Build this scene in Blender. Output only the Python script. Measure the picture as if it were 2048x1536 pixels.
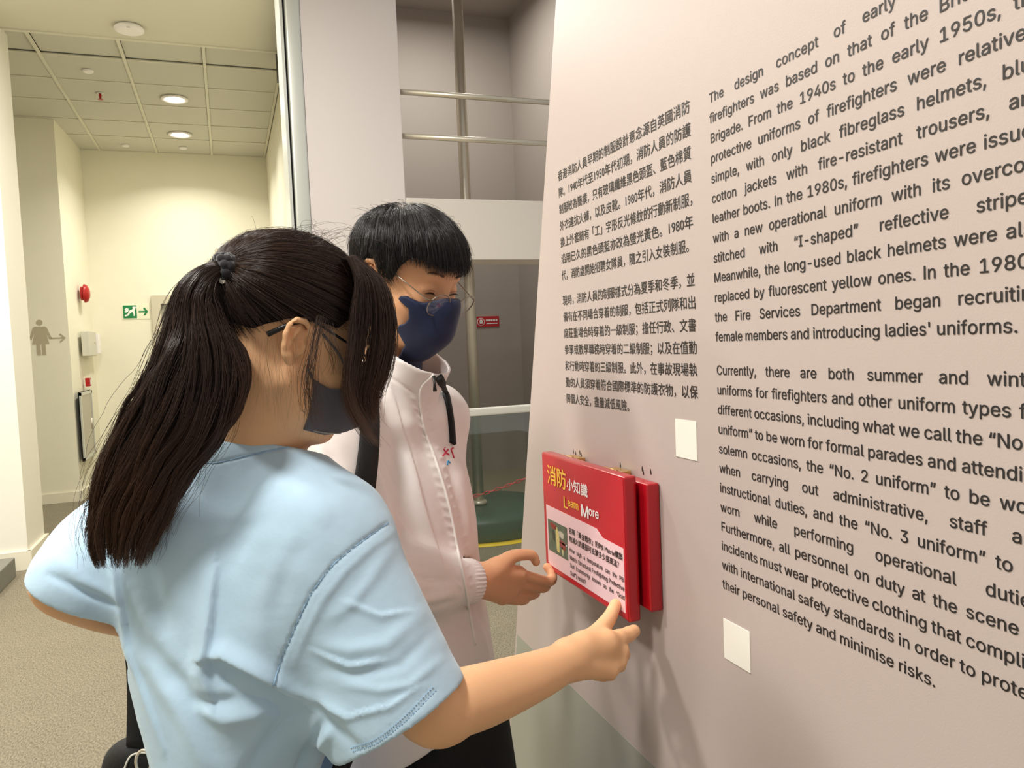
import bpy, bmesh, math, random, os
import numpy as np
from mathutils import Vector, Matrix
random.seed(7); rng = np.random.default_rng(7)
SC = bpy.context.scene
COL = SC.collection
for o in list(bpy.data.objects): bpy.data.objects.remove(o)

# ---------------------------------------------------------------- camera
CAM = np.array([0.0, 0.0, 1.42]); FPX = 1545.0
RR = np.array([0.938, -0.345, -0.042]); UU = np.array([0.058, 0.035, 0.998])
def _basis():
    y, p, r = (math.radians(a) for a in (20.07, -3.02, -2.42))
    f = np.array([math.sin(y), math.cos(y), 0]); rt = np.array([math.cos(y), -math.sin(y), 0]); up = np.array([0, 0, 1.0])
    f2 = f*math.cos(p)+up*math.sin(p); u2 = up*math.cos(p)-f*math.sin(p)
    return rt*math.cos(r)+u2*math.sin(r), u2*math.cos(r)-rt*math.sin(r), f2
RR, UU, FF = _basis()
cd = bpy.data.cameras.new('camera'); cam = bpy.data.objects.new('camera', cd); COL.objects.link(cam)
cd.sensor_fit = 'HORIZONTAL'; cd.sensor_width = 36.0; cd.lens = 36.0*FPX/2048.0; cd.clip_start = 0.02; cd.clip_end = 60
mw = Matrix(((RR[0], UU[0], -FF[0], CAM[0]), (RR[1], UU[1], -FF[1], CAM[1]), (RR[2], UU[2], -FF[2], CAM[2]), (0, 0, 0, 1)))
cam.matrix_world = mw; SC.camera = cam
def ray(x, y): return FF + RR*((x-1024)/FPX) - UU*((y-768)/FPX)
def P(x, y, d): return CAM + ray(x, y)*d                    # point seen at pixel (x, y), d metres deep
def onX(x, y, X): r = ray(x, y); return CAM + r*(X/r[0])
def onY(x, y, Y): r = ray(x, y); return CAM + r*(Y/r[1])
def cv(r, u, a): return RR*r + UU*u + FF*a                   # camera-relative direction
def proj(p):
    v = np.asarray(p, float)-CAM; d = v@FF
    return 1024+FPX*(v@RR)/d, 768-FPX*(v@UU)/d, d

# ---------------------------------------------------------------- world, lights, exposure
w = bpy.data.worlds.new('world'); SC.world = w; w.use_nodes = True
w.node_tree.nodes['Background'].inputs[0].default_value = (1.0, 0.97, 0.93, 1)
w.node_tree.nodes['Background'].inputs[1].default_value = 0.28
SC.view_settings.view_transform = 'Standard'; SC.view_settings.look = 'None'
SC.view_settings.exposure = 0.55; SC.view_settings.gamma = 1.0
SC.view_settings.use_curve_mapping = False
SC.cycles.max_bounces = 8; SC.cycles.diffuse_bounces = 4; SC.cycles.glossy_bounces = 4; SC.cycles.transmission_bounces = 6
SC.cycles.transparent_max_bounces = 12; SC.cycles.use_denoising = True
SC.cycles.sample_clamp_indirect = 6.0
def area(name, loc, size, power, col=(1, .95, .88), target=None, sizey=None):
    l = bpy.data.lights.new(name, 'AREA'); l.energy = power; l.color = col; l.size = size
    if sizey: l.shape = 'RECTANGLE'; l.size_y = sizey
    else: l.shape = 'DISK'
    o = bpy.data.objects.new(name, l); COL.objects.link(o); o.location = loc
    if target is not None:
        o.rotation_euler = (Vector(target)-Vector(loc)).to_track_quat('-Z', 'Y').to_euler()
    return o
area('ceiling_light_room', (-0.9, 0.2, 3.72), 0.5, 56, (1, .96, .9))
area('ceiling_light_room', (-1.6, 1.9, 3.72), 0.5, 50, (1, .96, .9))
area('ceiling_light_room', (-0.2, 2.8, 3.72), 0.4, 34, (1, .96, .9))
area('ceiling_light_room', (-2.3, 4.4, 3.72), 0.5, 46, (1, .97, .92))
area('ceiling_light_room', (-0.6, 4.9, 3.72), 0.5, 42, (1, .97, .92))

# ---------------------------------------------------------------- helpers
def mat(name, col, rough=0.6, metal=0.0, bump=0.0, bscale=50.0, var=0.0, vscale=8.0, spec=0.5, sheen=0.0, trans=0.0, ior=1.45, coat=0.0, sss=0.0, aniso=0.0, stretch=None, alpha=1.0):
    m = bpy.data.materials.new(name); m.use_nodes = True
    nt = m.node_tree; b = nt.nodes['Principled BSDF']
    c = tuple(((v/255.0)/12.92 if v/255.0 <= .04045 else ((v/255.0+.055)/1.055)**2.4) for v in col)
    b.inputs['Base Color'].default_value = (*c, 1); b.inputs['Roughness'].default_value = rough; b.inputs['Metallic'].default_value = metal
    b.inputs['Specular IOR Level'].default_value = spec; b.inputs['IOR'].default_value = ior
    if sheen: b.inputs['Sheen Weight'].default_value = sheen
    if trans: b.inputs['Transmission Weight'].default_value = trans
    if coat: b.inputs['Coat Weight'].default_value = coat; b.inputs['Coat Roughness'].default_value = .1
    if aniso: b.inputs['Anisotropic'].default_value = aniso
    if alpha < 1: b.inputs['Alpha'].default_value = alpha
    if sss:
        b.inputs['Subsurface Weight'].default_value = sss; b.inputs['Subsurface Radius'].default_value = (.012, .005, .003); b.inputs['Subsurface Scale'].default_value = 1.0
    tc = nt.nodes.new('ShaderNodeTexCoord'); src = tc.outputs['Object']
    if stretch:
        mp = nt.nodes.new('ShaderNodeMapping'); mp.inputs['Scale'].default_value = stretch
        nt.links.new(src, mp.inputs['Vector']); src = mp.outputs['Vector']
    if var:
        n = nt.nodes.new('ShaderNodeTexNoise'); n.inputs['Scale'].default_value = vscale; n.inputs['Detail'].default_value = 5
        nt.links.new(src, n.inputs['Vector'])
        mx = nt.nodes.new('ShaderNodeMix'); mx.data_type = 'RGBA'; mx.inputs[6].default_value = (*[v*(1-var) for v in c], 1); mx.inputs[7].default_value = (*[min(1, v*(1+var)) for v in c], 1)
        nt.links.new(n.outputs['Fac'], mx.inputs[0]); nt.links.new(mx.outputs[2], b.inputs['Base Color'])
    if bump:
        n = nt.nodes.new('ShaderNodeTexNoise'); n.inputs['Scale'].default_value = bscale; n.inputs['Detail'].default_value = 4
        nt.links.new(src, n.inputs['Vector'])
        bp = nt.nodes.new('ShaderNodeBump'); bp.inputs['Strength'].default_value = 1.0; bp.inputs['Distance'].default_value = bump
        nt.links.new(n.outputs['Fac'], bp.inputs['Height']); nt.links.new(bp.outputs['Normal'], b.inputs['Normal'])
    return m
def emis(name, col, s):
    m = bpy.data.materials.new(name); m.use_nodes = True; nt = m.node_tree; nt.nodes.clear()
    e = nt.nodes.new('ShaderNodeEmission'); e.inputs[0].default_value = (*col, 1); e.inputs[1].default_value = s
    out = nt.nodes.new('ShaderNodeOutputMaterial'); nt.links.new(e.outputs[0], out.inputs[0]); return m
def link(name, me, parent=None, smooth=False):
    o = bpy.data.objects.new(name, me); COL.objects.link(o)
    if parent is not None: o.parent = parent
    if smooth: me.polygons.foreach_set('use_smooth', [True]*len(me.polygons))
    return o
def meshobj(name, verts, faces, m, parent=None, smooth=False):
    me = bpy.data.meshes.new(name); me.from_pydata([tuple(map(float, v)) for v in verts], [], faces); me.update()
    if m: me.materials.append(m)
    return link(name, me, parent, smooth)
def bmobj(name, bm, m, parent=None, smooth=False, bevel=0.0, seg=2):
    if bevel:
        bmesh.ops.bevel(bm, geom=list(bm.edges), offset=bevel, segments=seg, affect='EDGES', profile=.6, clamp_overlap=True)
    bmesh.ops.recalc_face_normals(bm, faces=bm.faces)
    me = bpy.data.meshes.new(name); bm.to_mesh(me); bm.free()
    if m: me.materials.append(m)
    return link(name, me, parent, smooth)
def add_box(bm, lo, hi):
    vs = [bm.verts.new((x, y, z)) for x in (lo[0], hi[0]) for y in (lo[1], hi[1]) for z in (lo[2], hi[2])]
    for f in ((0, 1, 3, 2), (4, 6, 7, 5), (0, 4, 5, 1), (2, 3, 7, 6), (0, 2, 6, 4), (1, 5, 7, 3)): bm.faces.new([vs[i] for i in f])
def box(name, lo, hi, m, parent=None, bevel=0.0, seg=2):
    bm = bmesh.new(); add_box(bm, lo, hi); return bmobj(name, bm, m, parent, bevel > 0 and seg > 2, bevel, seg)
def add_cyl(bm, a, b, ra, rb=None, n=24, caps=True):
    a = Vector(a); b = Vector(b); rb = ra if rb is None else rb
    q = (b-a).to_track_quat('Z', 'Y').to_matrix(); r0, r1 = [], []
    for i in range(n):
        t = 2*math.pi*i/n; v = q @ Vector((math.cos(t), math.sin(t), 0))
        r0.append(bm.verts.new(a+v*ra)); r1.append(bm.verts.new(b+v*rb))
    for i in range(n): j = (i+1) % n; f = bm.faces.new((r0[i], r0[j], r1[j], r1[i])); f.smooth = True
    if caps: bm.faces.new(r0[::-1]); bm.faces.new(r1)
def cyl(name, a, b, r, m, parent=None, rb=None, n=24):
    bm = bmesh.new(); add_cyl(bm, a, b, r, rb, n)
    me = bpy.data.meshes.new(name); bmesh.ops.recalc_face_normals(bm, faces=bm.faces); bm.to_mesh(me); bm.free(); me.materials.append(m)
    return link(name, me, parent)
def add_tube(bm, pts, rad, n=8, caps=True):
    pts = [Vector(p) for p in pts]; k = len(pts); rads = rad if hasattr(rad, '__len__') else [rad]*k
    up = None; rings = []
    for i, p in enumerate(pts):
        t = (pts[min(i+1, k-1)]-pts[max(i-1, 0)]).normalized()
        if up is None: up = t.orthogonal().normalized()
        up = (up - t*up.dot(t)); up = up.normalized() if up.length > 1e-6 else t.orthogonal().normalized()
        s = t.cross(up); rings.append([bm.verts.new(p+(up*math.cos(2*math.pi*j/n)+s*math.sin(2*math.pi*j/n))*rads[i]) for j in range(n)])
    for i in range(k-1):
        for j in range(n):
            jj = (j+1) % n; f = bm.faces.new((rings[i][j], rings[i][jj], rings[i+1][jj], rings[i+1][j])); f.smooth = True
    if caps: bm.faces.new(rings[0][::-1]); bm.faces.new(rings[-1])
def tube(name, pts, rad, m, parent=None, n=8):
    bm = bmesh.new(); add_tube(bm, pts, rad, n); me = bpy.data.meshes.new(name); bm.to_mesh(me); bm.free(); me.materials.append(m)
    return link(name, me, parent)
def lathe(name, c, prof, m, parent=None, axis=(0, 0, 1), n=32):
    q = Vector(axis).to_track_quat('Z', 'Y').to_matrix(); c = Vector(c); bm = bmesh.new(); rings = []
    for r, z in prof:
        rings.append([bm.verts.new(c+q @ Vector((r*math.cos(2*math.pi*j/n), r*math.sin(2*math.pi*j/n), z))) for j in range(n)])
    for i in range(len(rings)-1):
        for j in range(n):
            jj = (j+1) % n; f = bm.faces.new((rings[i][j], rings[i][jj], rings[i+1][jj], rings[i+1][j])); f.smooth = True
    bm.faces.new(rings[0][::-1]); bm.faces.new(rings[-1])
    return bmobj(name, bm, m, parent)
def prism(name, pts, axis, t0, t1, m, parent=None, bevel=0):
    """polygon pts (2-D) extruded along axis 'X' | 'Y' | 'Z' from t0 to t1"""
    bm = bmesh.new()
    def v(p, t): return {'X': (t, p[0], p[1]), 'Y': (p[0], t, p[1]), 'Z': (p[0], p[1], t)}[axis]
    a = [bm.verts.new(v(p, t0)) for p in pts]; b = [bm.verts.new(v(p, t1)) for p in pts]; n = len(pts)
    bm.faces.new(a); bm.faces.new(b[::-1])
    for i in range(n): bm.faces.new((a[i], a[(i+1) % n], b[(i+1) % n], b[i]))
    return bmobj(name, bm, m, parent, False, bevel)
def tag(o, label=None, cat=None, group=None, kind=None):
    if label: o['label'] = label
    if cat: o['category'] = cat
    if group: o['group'] = group
    if kind: o['kind'] = kind
    return o
def empty(name, loc, label, cat, group=None):
    o = bpy.data.objects.new(name, None); COL.objects.link(o); o.location = tuple(map(float, loc)); o.empty_display_size = .05
    bpy.context.view_layer.update(); return tag(o, label, cat, group)
def adopt(root, *obs):
    """parent world-built objects under an empty without moving them"""
    for o in obs: o.parent = root; o.matrix_parent_inverse = root.matrix_world.inverted()
def st(o, label=None):
    o['kind'] = 'structure'
    if label: o['label'] = label
    return o

# ---------------------------------------------------------------- materials of the place
M = {}
M['cream'] = mat('cream_wall_paint', (240, 236, 216), .7, bump=.0006, bscale=120, var=.02)
M['white_paint'] = mat('white_wall_paint', (238, 234, 222), .6, bump=.0004, bscale=120)
M['ceil'] = mat('ceiling_paint', (222, 219, 200), .85)
M['tile'] = mat('ceiling_tile', (212, 210, 196), .9, bump=.0008, bscale=400)
M['grid'] = mat('ceiling_grid', (226, 223, 204), .6)
M['lilac'] = mat('lilac_wall_panel', (226, 217, 213), .45, bump=.0003, bscale=60, spec=.4)
M['band'] = mat('off_white_band', (232, 224, 214), .5)
M['recess'] = mat('recess_grey_wall', (172, 164, 156), .7)
M['steel'] = mat('brushed_steel', (222, 214, 196), .34, .65)
M['alum'] = mat('satin_aluminium', (214, 216, 208), .3, .35, spec=.6)
M['dark'] = mat('black_trim', (20, 20, 20), .6)
M['skirt'] = mat('cream_skirting', (238, 233, 214), .5)
M['stone'] = mat('grey_stone_threshold', (128, 126, 116), .7, var=.15, vscale=40)
M['panel'] = mat('printed_panel', (186, 172, 167), .42, bump=.00012, bscale=500, spec=.35)
M['ink'] = mat('black_ink', (38, 34, 34), .45)
M['red'] = mat('red_lacquer', (166, 12, 26), .28, bump=.0003, bscale=30, coat=.4)
M['redface'] = mat('red_printed_sheet', (196, 34, 48), .35)
M['pink'] = mat('pale_pink_sheet', (244, 208, 212), .4)
M['yellowink'] = mat('yellow_ink', (250, 200, 70), .45)
M['whiteink'] = mat('white_ink', (250, 246, 244), .45)
M['sticker'] = mat('white_sticker', (240, 236, 226), .5)
M['brass'] = mat('brass_hinge', (205, 170, 110), .35, .9)
M['redplastic'] = mat('red_plastic', (176, 26, 26), .3)
M['greyp'] = mat('pale_grey_plastic', (212, 210, 196), .45)
M['green'] = mat('exit_green', (16, 128, 70), .5)
M['darkgreen'] = mat('green_vinyl_cushion', (32, 74, 62), .4)
M['yellow'] = mat('yellow_floor_tape', (246, 206, 30), .5)
M['black'] = mat('black_plastic', (16, 16, 17), .4)
M['taupe'] = mat('taupe_vinyl_graphic', (182, 172, 146), .6)
M['doorframe'] = mat('beige_door_frame', (206, 198, 176), .5)
M['doorgrey'] = mat('grey_door_leaf', (150, 146, 132), .5)
M['blue'] = mat('blue_notice', (70, 140, 190), .5)
M['chain'] = mat('red_plastic_chain', (196, 60, 64), .4)
# carpet: woven short pile
def carpet():
    m = mat('beige_carpet', (150, 137, 110), .95, spec=.1); nt = m.node_tree; b = nt.nodes['Principled BSDF']
    tc = nt.nodes.new('ShaderNodeTexCoord'); mp = nt.nodes.new('ShaderNodeMapping'); mp.inputs['Rotation'].default_value = (0, 0, .6); mp.inputs['Scale'].default_value = (1, .4, 1)
    n = nt.nodes.new('ShaderNodeTexNoise'); n.inputs['Scale'].default_value = 170; n.inputs['Detail'].default_value = 5; n.inputs['Roughness'].default_value = .7
    n2 = nt.nodes.new('ShaderNodeTexNoise'); n2.inputs['Scale'].default_value = 5; n2.inputs['Detail'].default_value = 3
    nt.links.new(tc.outputs['Object'], mp.inputs[0]); nt.links.new(mp.outputs[0], n.inputs['Vector']); nt.links.new(tc.outputs['Object'], n2.inputs['Vector'])
    r = nt.nodes.new('ShaderNodeValToRGB'); r.color_ramp.elements[0].position = .32; r.color_ramp.elements[1].position = .72
    r.color_ramp.elements[0].color = (.15, .13, .092, 1); r.color_ramp.elements[1].color = (.47, .415, .30, 1)
    mx = nt.nodes.new('ShaderNodeMix'); mx.data_type = 'RGBA'; mx.blend_type = 'MULTIPLY'; mx.inputs[0].default_value = .35
    r2 = nt.nodes.new('ShaderNodeValToRGB'); r2.color_ramp.elements[0].color = (.6, .6, .6, 1)
    nt.links.new(n.outputs['Fac'], r.inputs[0]); nt.links.new(n2.outputs['Fac'], r2.inputs[0]); nt.links.new(r.outputs[0], mx.inputs[6]); nt.links.new(r2.outputs[0], mx.inputs[7])
    nt.links.new(mx.outputs[2], b.inputs['Base Color'])
    bp = nt.nodes.new('ShaderNodeBump'); bp.inputs['Distance'].default_value = .006; nt.links.new(n.outputs['Fac'], bp.inputs['Height']); nt.links.new(bp.outputs[0], b.inputs['Normal'])
    return m
M['carpet'] = carpet()
def glassmat(name, tint, alpha, rough=.02):
    m = bpy.data.materials.new(name); m.use_nodes = True; nt = m.node_tree; nt.nodes.clear()
    t = nt.nodes.new('ShaderNodeBsdfTransparent'); t.inputs[0].default_value = (*tint, 1)
    g = nt.nodes.new('ShaderNodeBsdfGlossy'); g.inputs['Roughness'].default_value = rough; g.inputs[0].default_value = (.9, .95, .93, 1)
    mx = nt.nodes.new('ShaderNodeMixShader'); out = nt.nodes.new('ShaderNodeOutputMaterial'); mx.inputs[0].default_value = alpha
    nt.links.new(t.outputs[0], mx.inputs[1]); nt.links.new(g.outputs[0], mx.inputs[2]); nt.links.new(mx.outputs[0], out.inputs[0]); return m
M['glass'] = glassmat('balustrade_glass', (.93, .96, .945), .09)
M['lens'] = glassmat('spectacle_lens', (.98, .98, .99), .07)

# ---------------------------------------------------------------- the room shell
ZC = 3.83
st(box('floor', (-4.2, -2.5, -.12), (4.4, 10.3, 0), M['carpet']), 'beige looped carpet over the whole room')
st(box('ceiling', (-4.2, -2.5, 3.80), (.56, 6.48, 3.92), M['ceil']), 'flat cream painted ceiling near the camera')
st(box('wall_back', (-1.6, 10.07, 0), (.95, 10.2, 3.9), M['cream']), 'cream wall with the door, clock and exit sign')
st(box('wall_sign', (-3.3, 8.88, 0), (-1.495, 9.1, 3.9), M['cream']), 'cream wall bearing the taupe woman pictogram and arrow')
st(prism('wall_side', [(-1.494, 8.881), (-1.446, 10.08), (-1.62, 10.08), (-1.62, 8.881)], 'Z', 0, 3.9, M['cream']), 'short cream side wall with the fire alarm and cabinet')
st(box('wall_pillar', (-3.4, 6.14, 0), (-1.378, 6.66, 3.82), M['white_paint']), 'white pillar at the left edge of the photo')
st(box('wall_left', (-4.2, -2.5, 0), (-4.0, 9.2, 3.9), M['cream']))
st(box('wall_far_left', (-4.2, 9.1, 0), (-3.3, 9.25, 3.9), M['cream']))
st(box('wall_right_corridor', (.58, 4.95, 0), (.72, 10.1, 3.9), M['cream']), 'cream wall closing the corridor behind the metal post')
# baseboards
bb = M['skirt']
st(box('baseboard_sign', (-3.3, 8.86, 0), (-1.475, 8.88, .1), bb)); st(prism('baseboard_side', [(-1.494, 8.862), (-1.446, 10.07), (-1.43, 10.07), (-1.475, 8.862)], 'Z', 0, .1, bb))
st(box('baseboard_back', (-1.43, 10.05, 0), (.6, 10.07, .1), bb))
st(box('baseboard_pillar', (-1.62, 6.115, 0), (-1.358, 6.14, .13), bb)); st(box('baseboard_pillar_side', (-1.378, 6.12, 0), (-1.353, 6.68, .13), bb))
st(box('trim_1', (-1.66, 6.12, .13), (-1.58, 6.14, 3.8), M['cream']), 'vertical cream strip on the pillar')
step = box('trim_2', (-3.2, 4.9, 0), (-1.415, 5.96, .13), M['stone'], bevel=.006); st(step, 'grey stone threshold at the foot of the pillar')
# far suspended ceiling: recessed tiles in a grid
tg = M['tile']; xs = [-3.05, -2.45, -1.845, -1.245, -.645, -.042, .56]; ys = [6.48, 7.02, 7.60, 8.21, 8.82, 9.42, 10.06]
cz = st(box('ceiling_tiled', (-3.3, 6.48, 3.87), (.75, 10.1, 3.93), M['dark']), 'suspended ceiling of square tiles in a pale grid')
dl = [(-.33, 7.949), (-.349, 9.19)]
tmesh = {}
for i in range(6):
    for j in range(6):
        if xs[i+1] < -1.5 and ys[j] > 8.8: continue
        key = round(ys[j+1]-ys[j], 2)
        if (key) not in tmesh:
            bm = bmesh.new(); add_box(bm, (.012, .012, 0), (.59, key-.012, .02)); me = bpy.data.meshes.new('ceiling_tile'); bmesh.ops.bevel(bm, geom=list(bm.edges), offset=.003, segments=1, affect='EDGES')
            bmesh.ops.recalc_face_normals(bm, faces=bm.faces); bm.to_mesh(me); bm.free(); me.materials.append(tg); tmesh[key] = me
        t = bpy.data.objects.new('ceiling_tile', tmesh[key]); COL.objects.link(t); t.location = (xs[i], ys[j], 3.838+(.012 if j == 0 else 0)); t.parent = cz
for i, x in enumerate(xs): box('ceiling_rail', (x-.012, 6.48, 3.828), (x+.012, 10.07, 3.842), M['grid'], cz)
for j, y in enumerate(ys[1:]): box('ceiling_rail', (-3.05, y-.006, 3.832), (.56, y+.006, 3.842), M['grid'], cz)
box('edge_strip', (-3.05, 6.455, 3.79), (.56, 6.485, 3.86), M['grid'], cz)
# downlights
dmat = emis('downlight_glow', (1, .93, .80), 22)
for k, (x, y) in enumerate(dl):
    e = empty('downlight', (x, y, 3.83), ['round recessed downlight, nearer of the two in the tiled ceiling', 'round recessed downlight, farther of the two near the back wall'][k], 'ceiling light', 'downlights in the tiled ceiling')
    a = lathe('rim', (x, y, 3.822), [(.118, .012), (.122, 0), (.112, -.006), (.085, -.002), (.078, .012)], M['whiteink'])
    b = lathe('lamp', (x, y, 3.824), [(.078, .008), (.078, .002), (.03, -.001)], dmat)
    adopt(e, a, b)
    s = bpy.data.lights.new('downlight_beam', 'AREA'); s.shape = 'DISK'; s.size = .15; s.energy = 15; s.color = (1, .96, .86); s.spread = 2.4
    so = bpy.data.objects.new('downlight_beam', s); COL.objects.link(so); so.location = (x, y, 3.80)
# things on the ceiling
def disc_thing(name, x, y, z, prof, m, label, cat, extra=None):
    o = lathe(name, (x, y, z), prof, m); tag(o, label, cat); return o
sm = disc_thing('smoke_detector', -.528, 6.22, 3.80, [(.07, 0), (.085, -.004), (.1, -.018), (.098, -.032), (.075, -.042), (.03, -.044)], M['whiteink'], 'large round white smoke detector on the flat near ceiling', 'smoke detector')
box('status_light', (-.535, 6.13, 3.757), (-.515, 6.14, 3.76), M['greyp'], sm).matrix_parent_inverse = sm.matrix_world.inverted()
for (x, y, r, lab) in ((-.955, 7.338, .042, 'small round white sensor beside the red sprinkler on the tiles'), (-.947, 9.771, .042, 'small round white sensor near the back wall, left of the downlights'), (-.348, 9.771, .045, 'small white ceiling sensor directly beyond the farther downlight')):
    disc_thing('ceiling_sensor', x, y, 3.838, [(r*.9, 0), (r, -.004), (r, -.016), (r*.8, -.022)], M['whiteink'], lab, 'sensor')
e = empty('sprinkler', (-.949, 7.94, 3.838), 'small red sprinkler head hanging from a ceiling tile', 'sprinkler')
a = lathe('escutcheon', (-.949, 7.94, 3.838), [(.035, 0), (.04, -.004), (.02, -.008)], M['alum']); b = lathe('bulb', (-.949, 7.94, 3.832), [(.01, 0), (.012, -.02), (.006, -.05)], M['redplastic'])
c = lathe('deflector', (-.949, 7.94, 3.782), [(.022, 0), (.022, -.003)], M['redplastic']); adopt(e, a, b, c)

# ---------------------------------------------------------------- wall fittings at the back
def flatpoly(name, pts3, m, parent=None): return meshobj(name, pts3, [list(range(len(pts3)))], m, parent)
def picto(parent, name, shapes, axis, t, th, m):
    for s in shapes:
        prism(name, s, axis, t, t+th, m, parent)
# woman pictogram, X-Z plane at Y=8.88
cx, yz = -1.745, 1.5
circ = [(cx+.028*math.cos(a), yz+.325+.028*math.sin(a)) for a in np.linspace(0, 2*math.pi, 20, endpoint=False)]
dress = [(cx-.045, yz+.285), (cx+.045, yz+.285), (cx+.062, yz+.27), (cx+.098, yz+.165), (cx+.078, yz+.155), (cx+.045, yz+.235), (cx+.075, yz+.11), (cx+.04, yz+.11), (cx+.04, yz), (cx+.006, yz), (cx+.006, yz+.11), (cx-.006, yz+.11), (cx-.006, yz), (cx-.04, yz), (cx-.04, yz+.11), (cx-.075, yz+.11), (cx-.045, yz+.235), (cx-.078, yz+.155), (cx-.098, yz+.165), (cx-.062, yz+.27)]
e = empty('woman_pictogram', (cx, 8.879, yz), 'taupe woman pictogram for the ladies toilet on the cream wall', 'sign')
adopt(e, prism('head', circ, 'Y', 8.876, 8.8795, M['taupe']), prism('dress_figure', dress, 'Y', 8.876, 8.8795, M['taupe']))
ax, az = -1.60, 1.665
arr = [(ax-.055, az-.006), (ax+.05, az-.006), (ax+.02, az-.036), (ax+.03, az-.046), (ax+.078, az), (ax+.03, az+.046), (ax+.02, az+.036), (ax+.05, az+.006), (ax-.055, az+.006)]
tag(prism('direction_arrow', arr, 'Y', 8.876, 8.8795, M['taupe']), 'taupe arrow pointing right, beside the woman pictogram', 'sign')
# side wall things (X=-1.446)
e = empty('fire_alarm_bell', (-1.44, 9.45, 2.15), 'red dome fire alarm bell high on the side wall', 'alarm')
adopt(e, lathe('backplate', (-1.446, 9.45, 2.15), [(.075, 0), (.075, .03), (.05, .03)], M['redplastic'], axis=(1, 0, 0)), lathe('gong', (-1.416, 9.45, 2.15), [(.1, 0), (.1, .012), (.085, .035), (.045, .052), (.01, .056)], M['redplastic'], axis=(1, 0, 0)))
e = empty('wall_box', (-1.44, 9.5, 1.6), 'pale grey wall box with a small side pocket below the alarm bell', 'box')
adopt(e, box('casing', (-1.446, 9.25, 1.475), (-1.37, 9.72, 1.74), M['greyp'], bevel=.008), box('leaflet_pocket', (-1.446, 9.74, 1.50), (-1.35, 9.9, 1.72), M['whiteink'], bevel=.004), cyl('lock', (-1.37, 9.6, 1.62), (-1.362, 9.6, 1.62), .012, M['steel']))
e = empty('fire_call_point', (-1.44, 9.35, 1.19), 'small red fire call point low on the side wall', 'alarm')
adopt(e, box('casing', (-1.446, 9.31, 1.15), (-1.40, 9.40, 1.24), M['redplastic'], bevel=.006), box('glass_plate', (-1.40, 9.33, 1.17), (-1.397, 9.38, 1.22), M['whiteink']))
e = empty('extinguisher_cabinet', (-1.44, 9.2, .7), 'recessed cabinet with metal frame and grey glazed door on the side wall', 'cabinet')
fr = bmesh.new()
for lo, hi in (((-1.446, 8.90, .40), (-1.43, 9.60, .43)), ((-1.446, 8.90, 1.07), (-1.43, 9.60, 1.10)), ((-1.446, 8.90, .40), (-1.43, 8.94, 1.10)), ((-1.446, 9.56, .40), (-1.43, 9.60, 1.10))): add_box(fr, lo, hi)
adopt(e, bmobj('frame', fr, M['alum']), box('door', (-1.446, 8.94, .43), (-1.437, 9.56, 1.07), mat('cabinet_glass', (165, 158, 140), .2)), box('shadow_gap', (-1.46, 8.92, .39), (-1.4455, 9.605, 1.105), M['dark']), cyl('handle', (-1.437, 9.5, .68), (-1.437, 9.5, .80), .008, M['steel']))
# back wall things (Y=10.07)
Yb = 10.07
e = empty('exit_sign', (-.98, Yb, 1.97), 'green and white running man exit sign with arrow beside the door', 'sign')
ex = box('sign_plate', (-1.13, Yb-.006, 1.89), (-.84, Yb, 2.06), mat('exit_sign_white', (240, 240, 214), .5)); gr = box('green_field', (-1.118, Yb-.009, 1.90), (-.975, Yb-.005, 2.05), M['green'])
def blob(pts): return [(-1.118+.143*a, 1.90+.15*b) for a, b in pts]
run = [prism('running_figure', blob(p), 'Y', Yb-.0115, Yb-.0085, M['whiteink']) for p in (
    [(.60, .62), (.72, .75), (.70, .88), (.82, .92), (.92, .84), (.90, .95), (.98, .86), (.90, .72), (.84, .55), (.86, .40), (.84, .18), (.76, .16), (.74, .36), (.66, .50), (.52, .40), (.34, .20), (.12, .14), (.10, .26), (.30, .32), (.44, .55), (.52, .66)],
    [(.10, .50), (.20, .44), (.34, .50), (.42, .62), (.40, .76), (.26, .80), (.12, .74), (.16, .62)])]
aw = prism('arrow', [(-.955, 1.966), (-.885, 1.966), (-.905, 1.935), (-.888, 1.928), (-.853, 1.975), (-.888, 2.022), (-.905, 2.015), (-.885, 1.984), (-.955, 1.984)], 'Y', Yb-.009, Yb-.005, M['green'])
adopt(e, ex, gr, *run, aw)
# the door
d = empty('door_1', (-.3, Yb, 0), 'grey door in a wide beige frame on the back wall', 'door'); d['kind'] = 'structure'; del d['category']
fr = bmesh.new()
for lo, hi in (((-.81, Yb-.05, 0), (-.71, Yb, 2.16)), ((.20, Yb-.05, 0), (.30, Yb, 2.16)), ((-.71, Yb-.05, 2.06), (.20, Yb, 2.16))): add_box(fr, lo, hi)
adopt(d, bmobj('door_frame', fr, M['doorframe']), box('door_leaf', (-.71, Yb-.02, .01), (.20, Yb-.002, 2.06), M['doorgrey']), box('notice', (-.08, Yb-.024, 1.5), (.06, Yb-.02, 2.05), M['blue']), box('side_light', (-.25, Yb-.025, .9), (-.1, Yb-.02, 2.04), M['greyp']), cyl('door_handle', (-.62, Yb-.06, 1.0), (-.50, Yb-.06, 1.0), .012, M['steel']))
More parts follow.
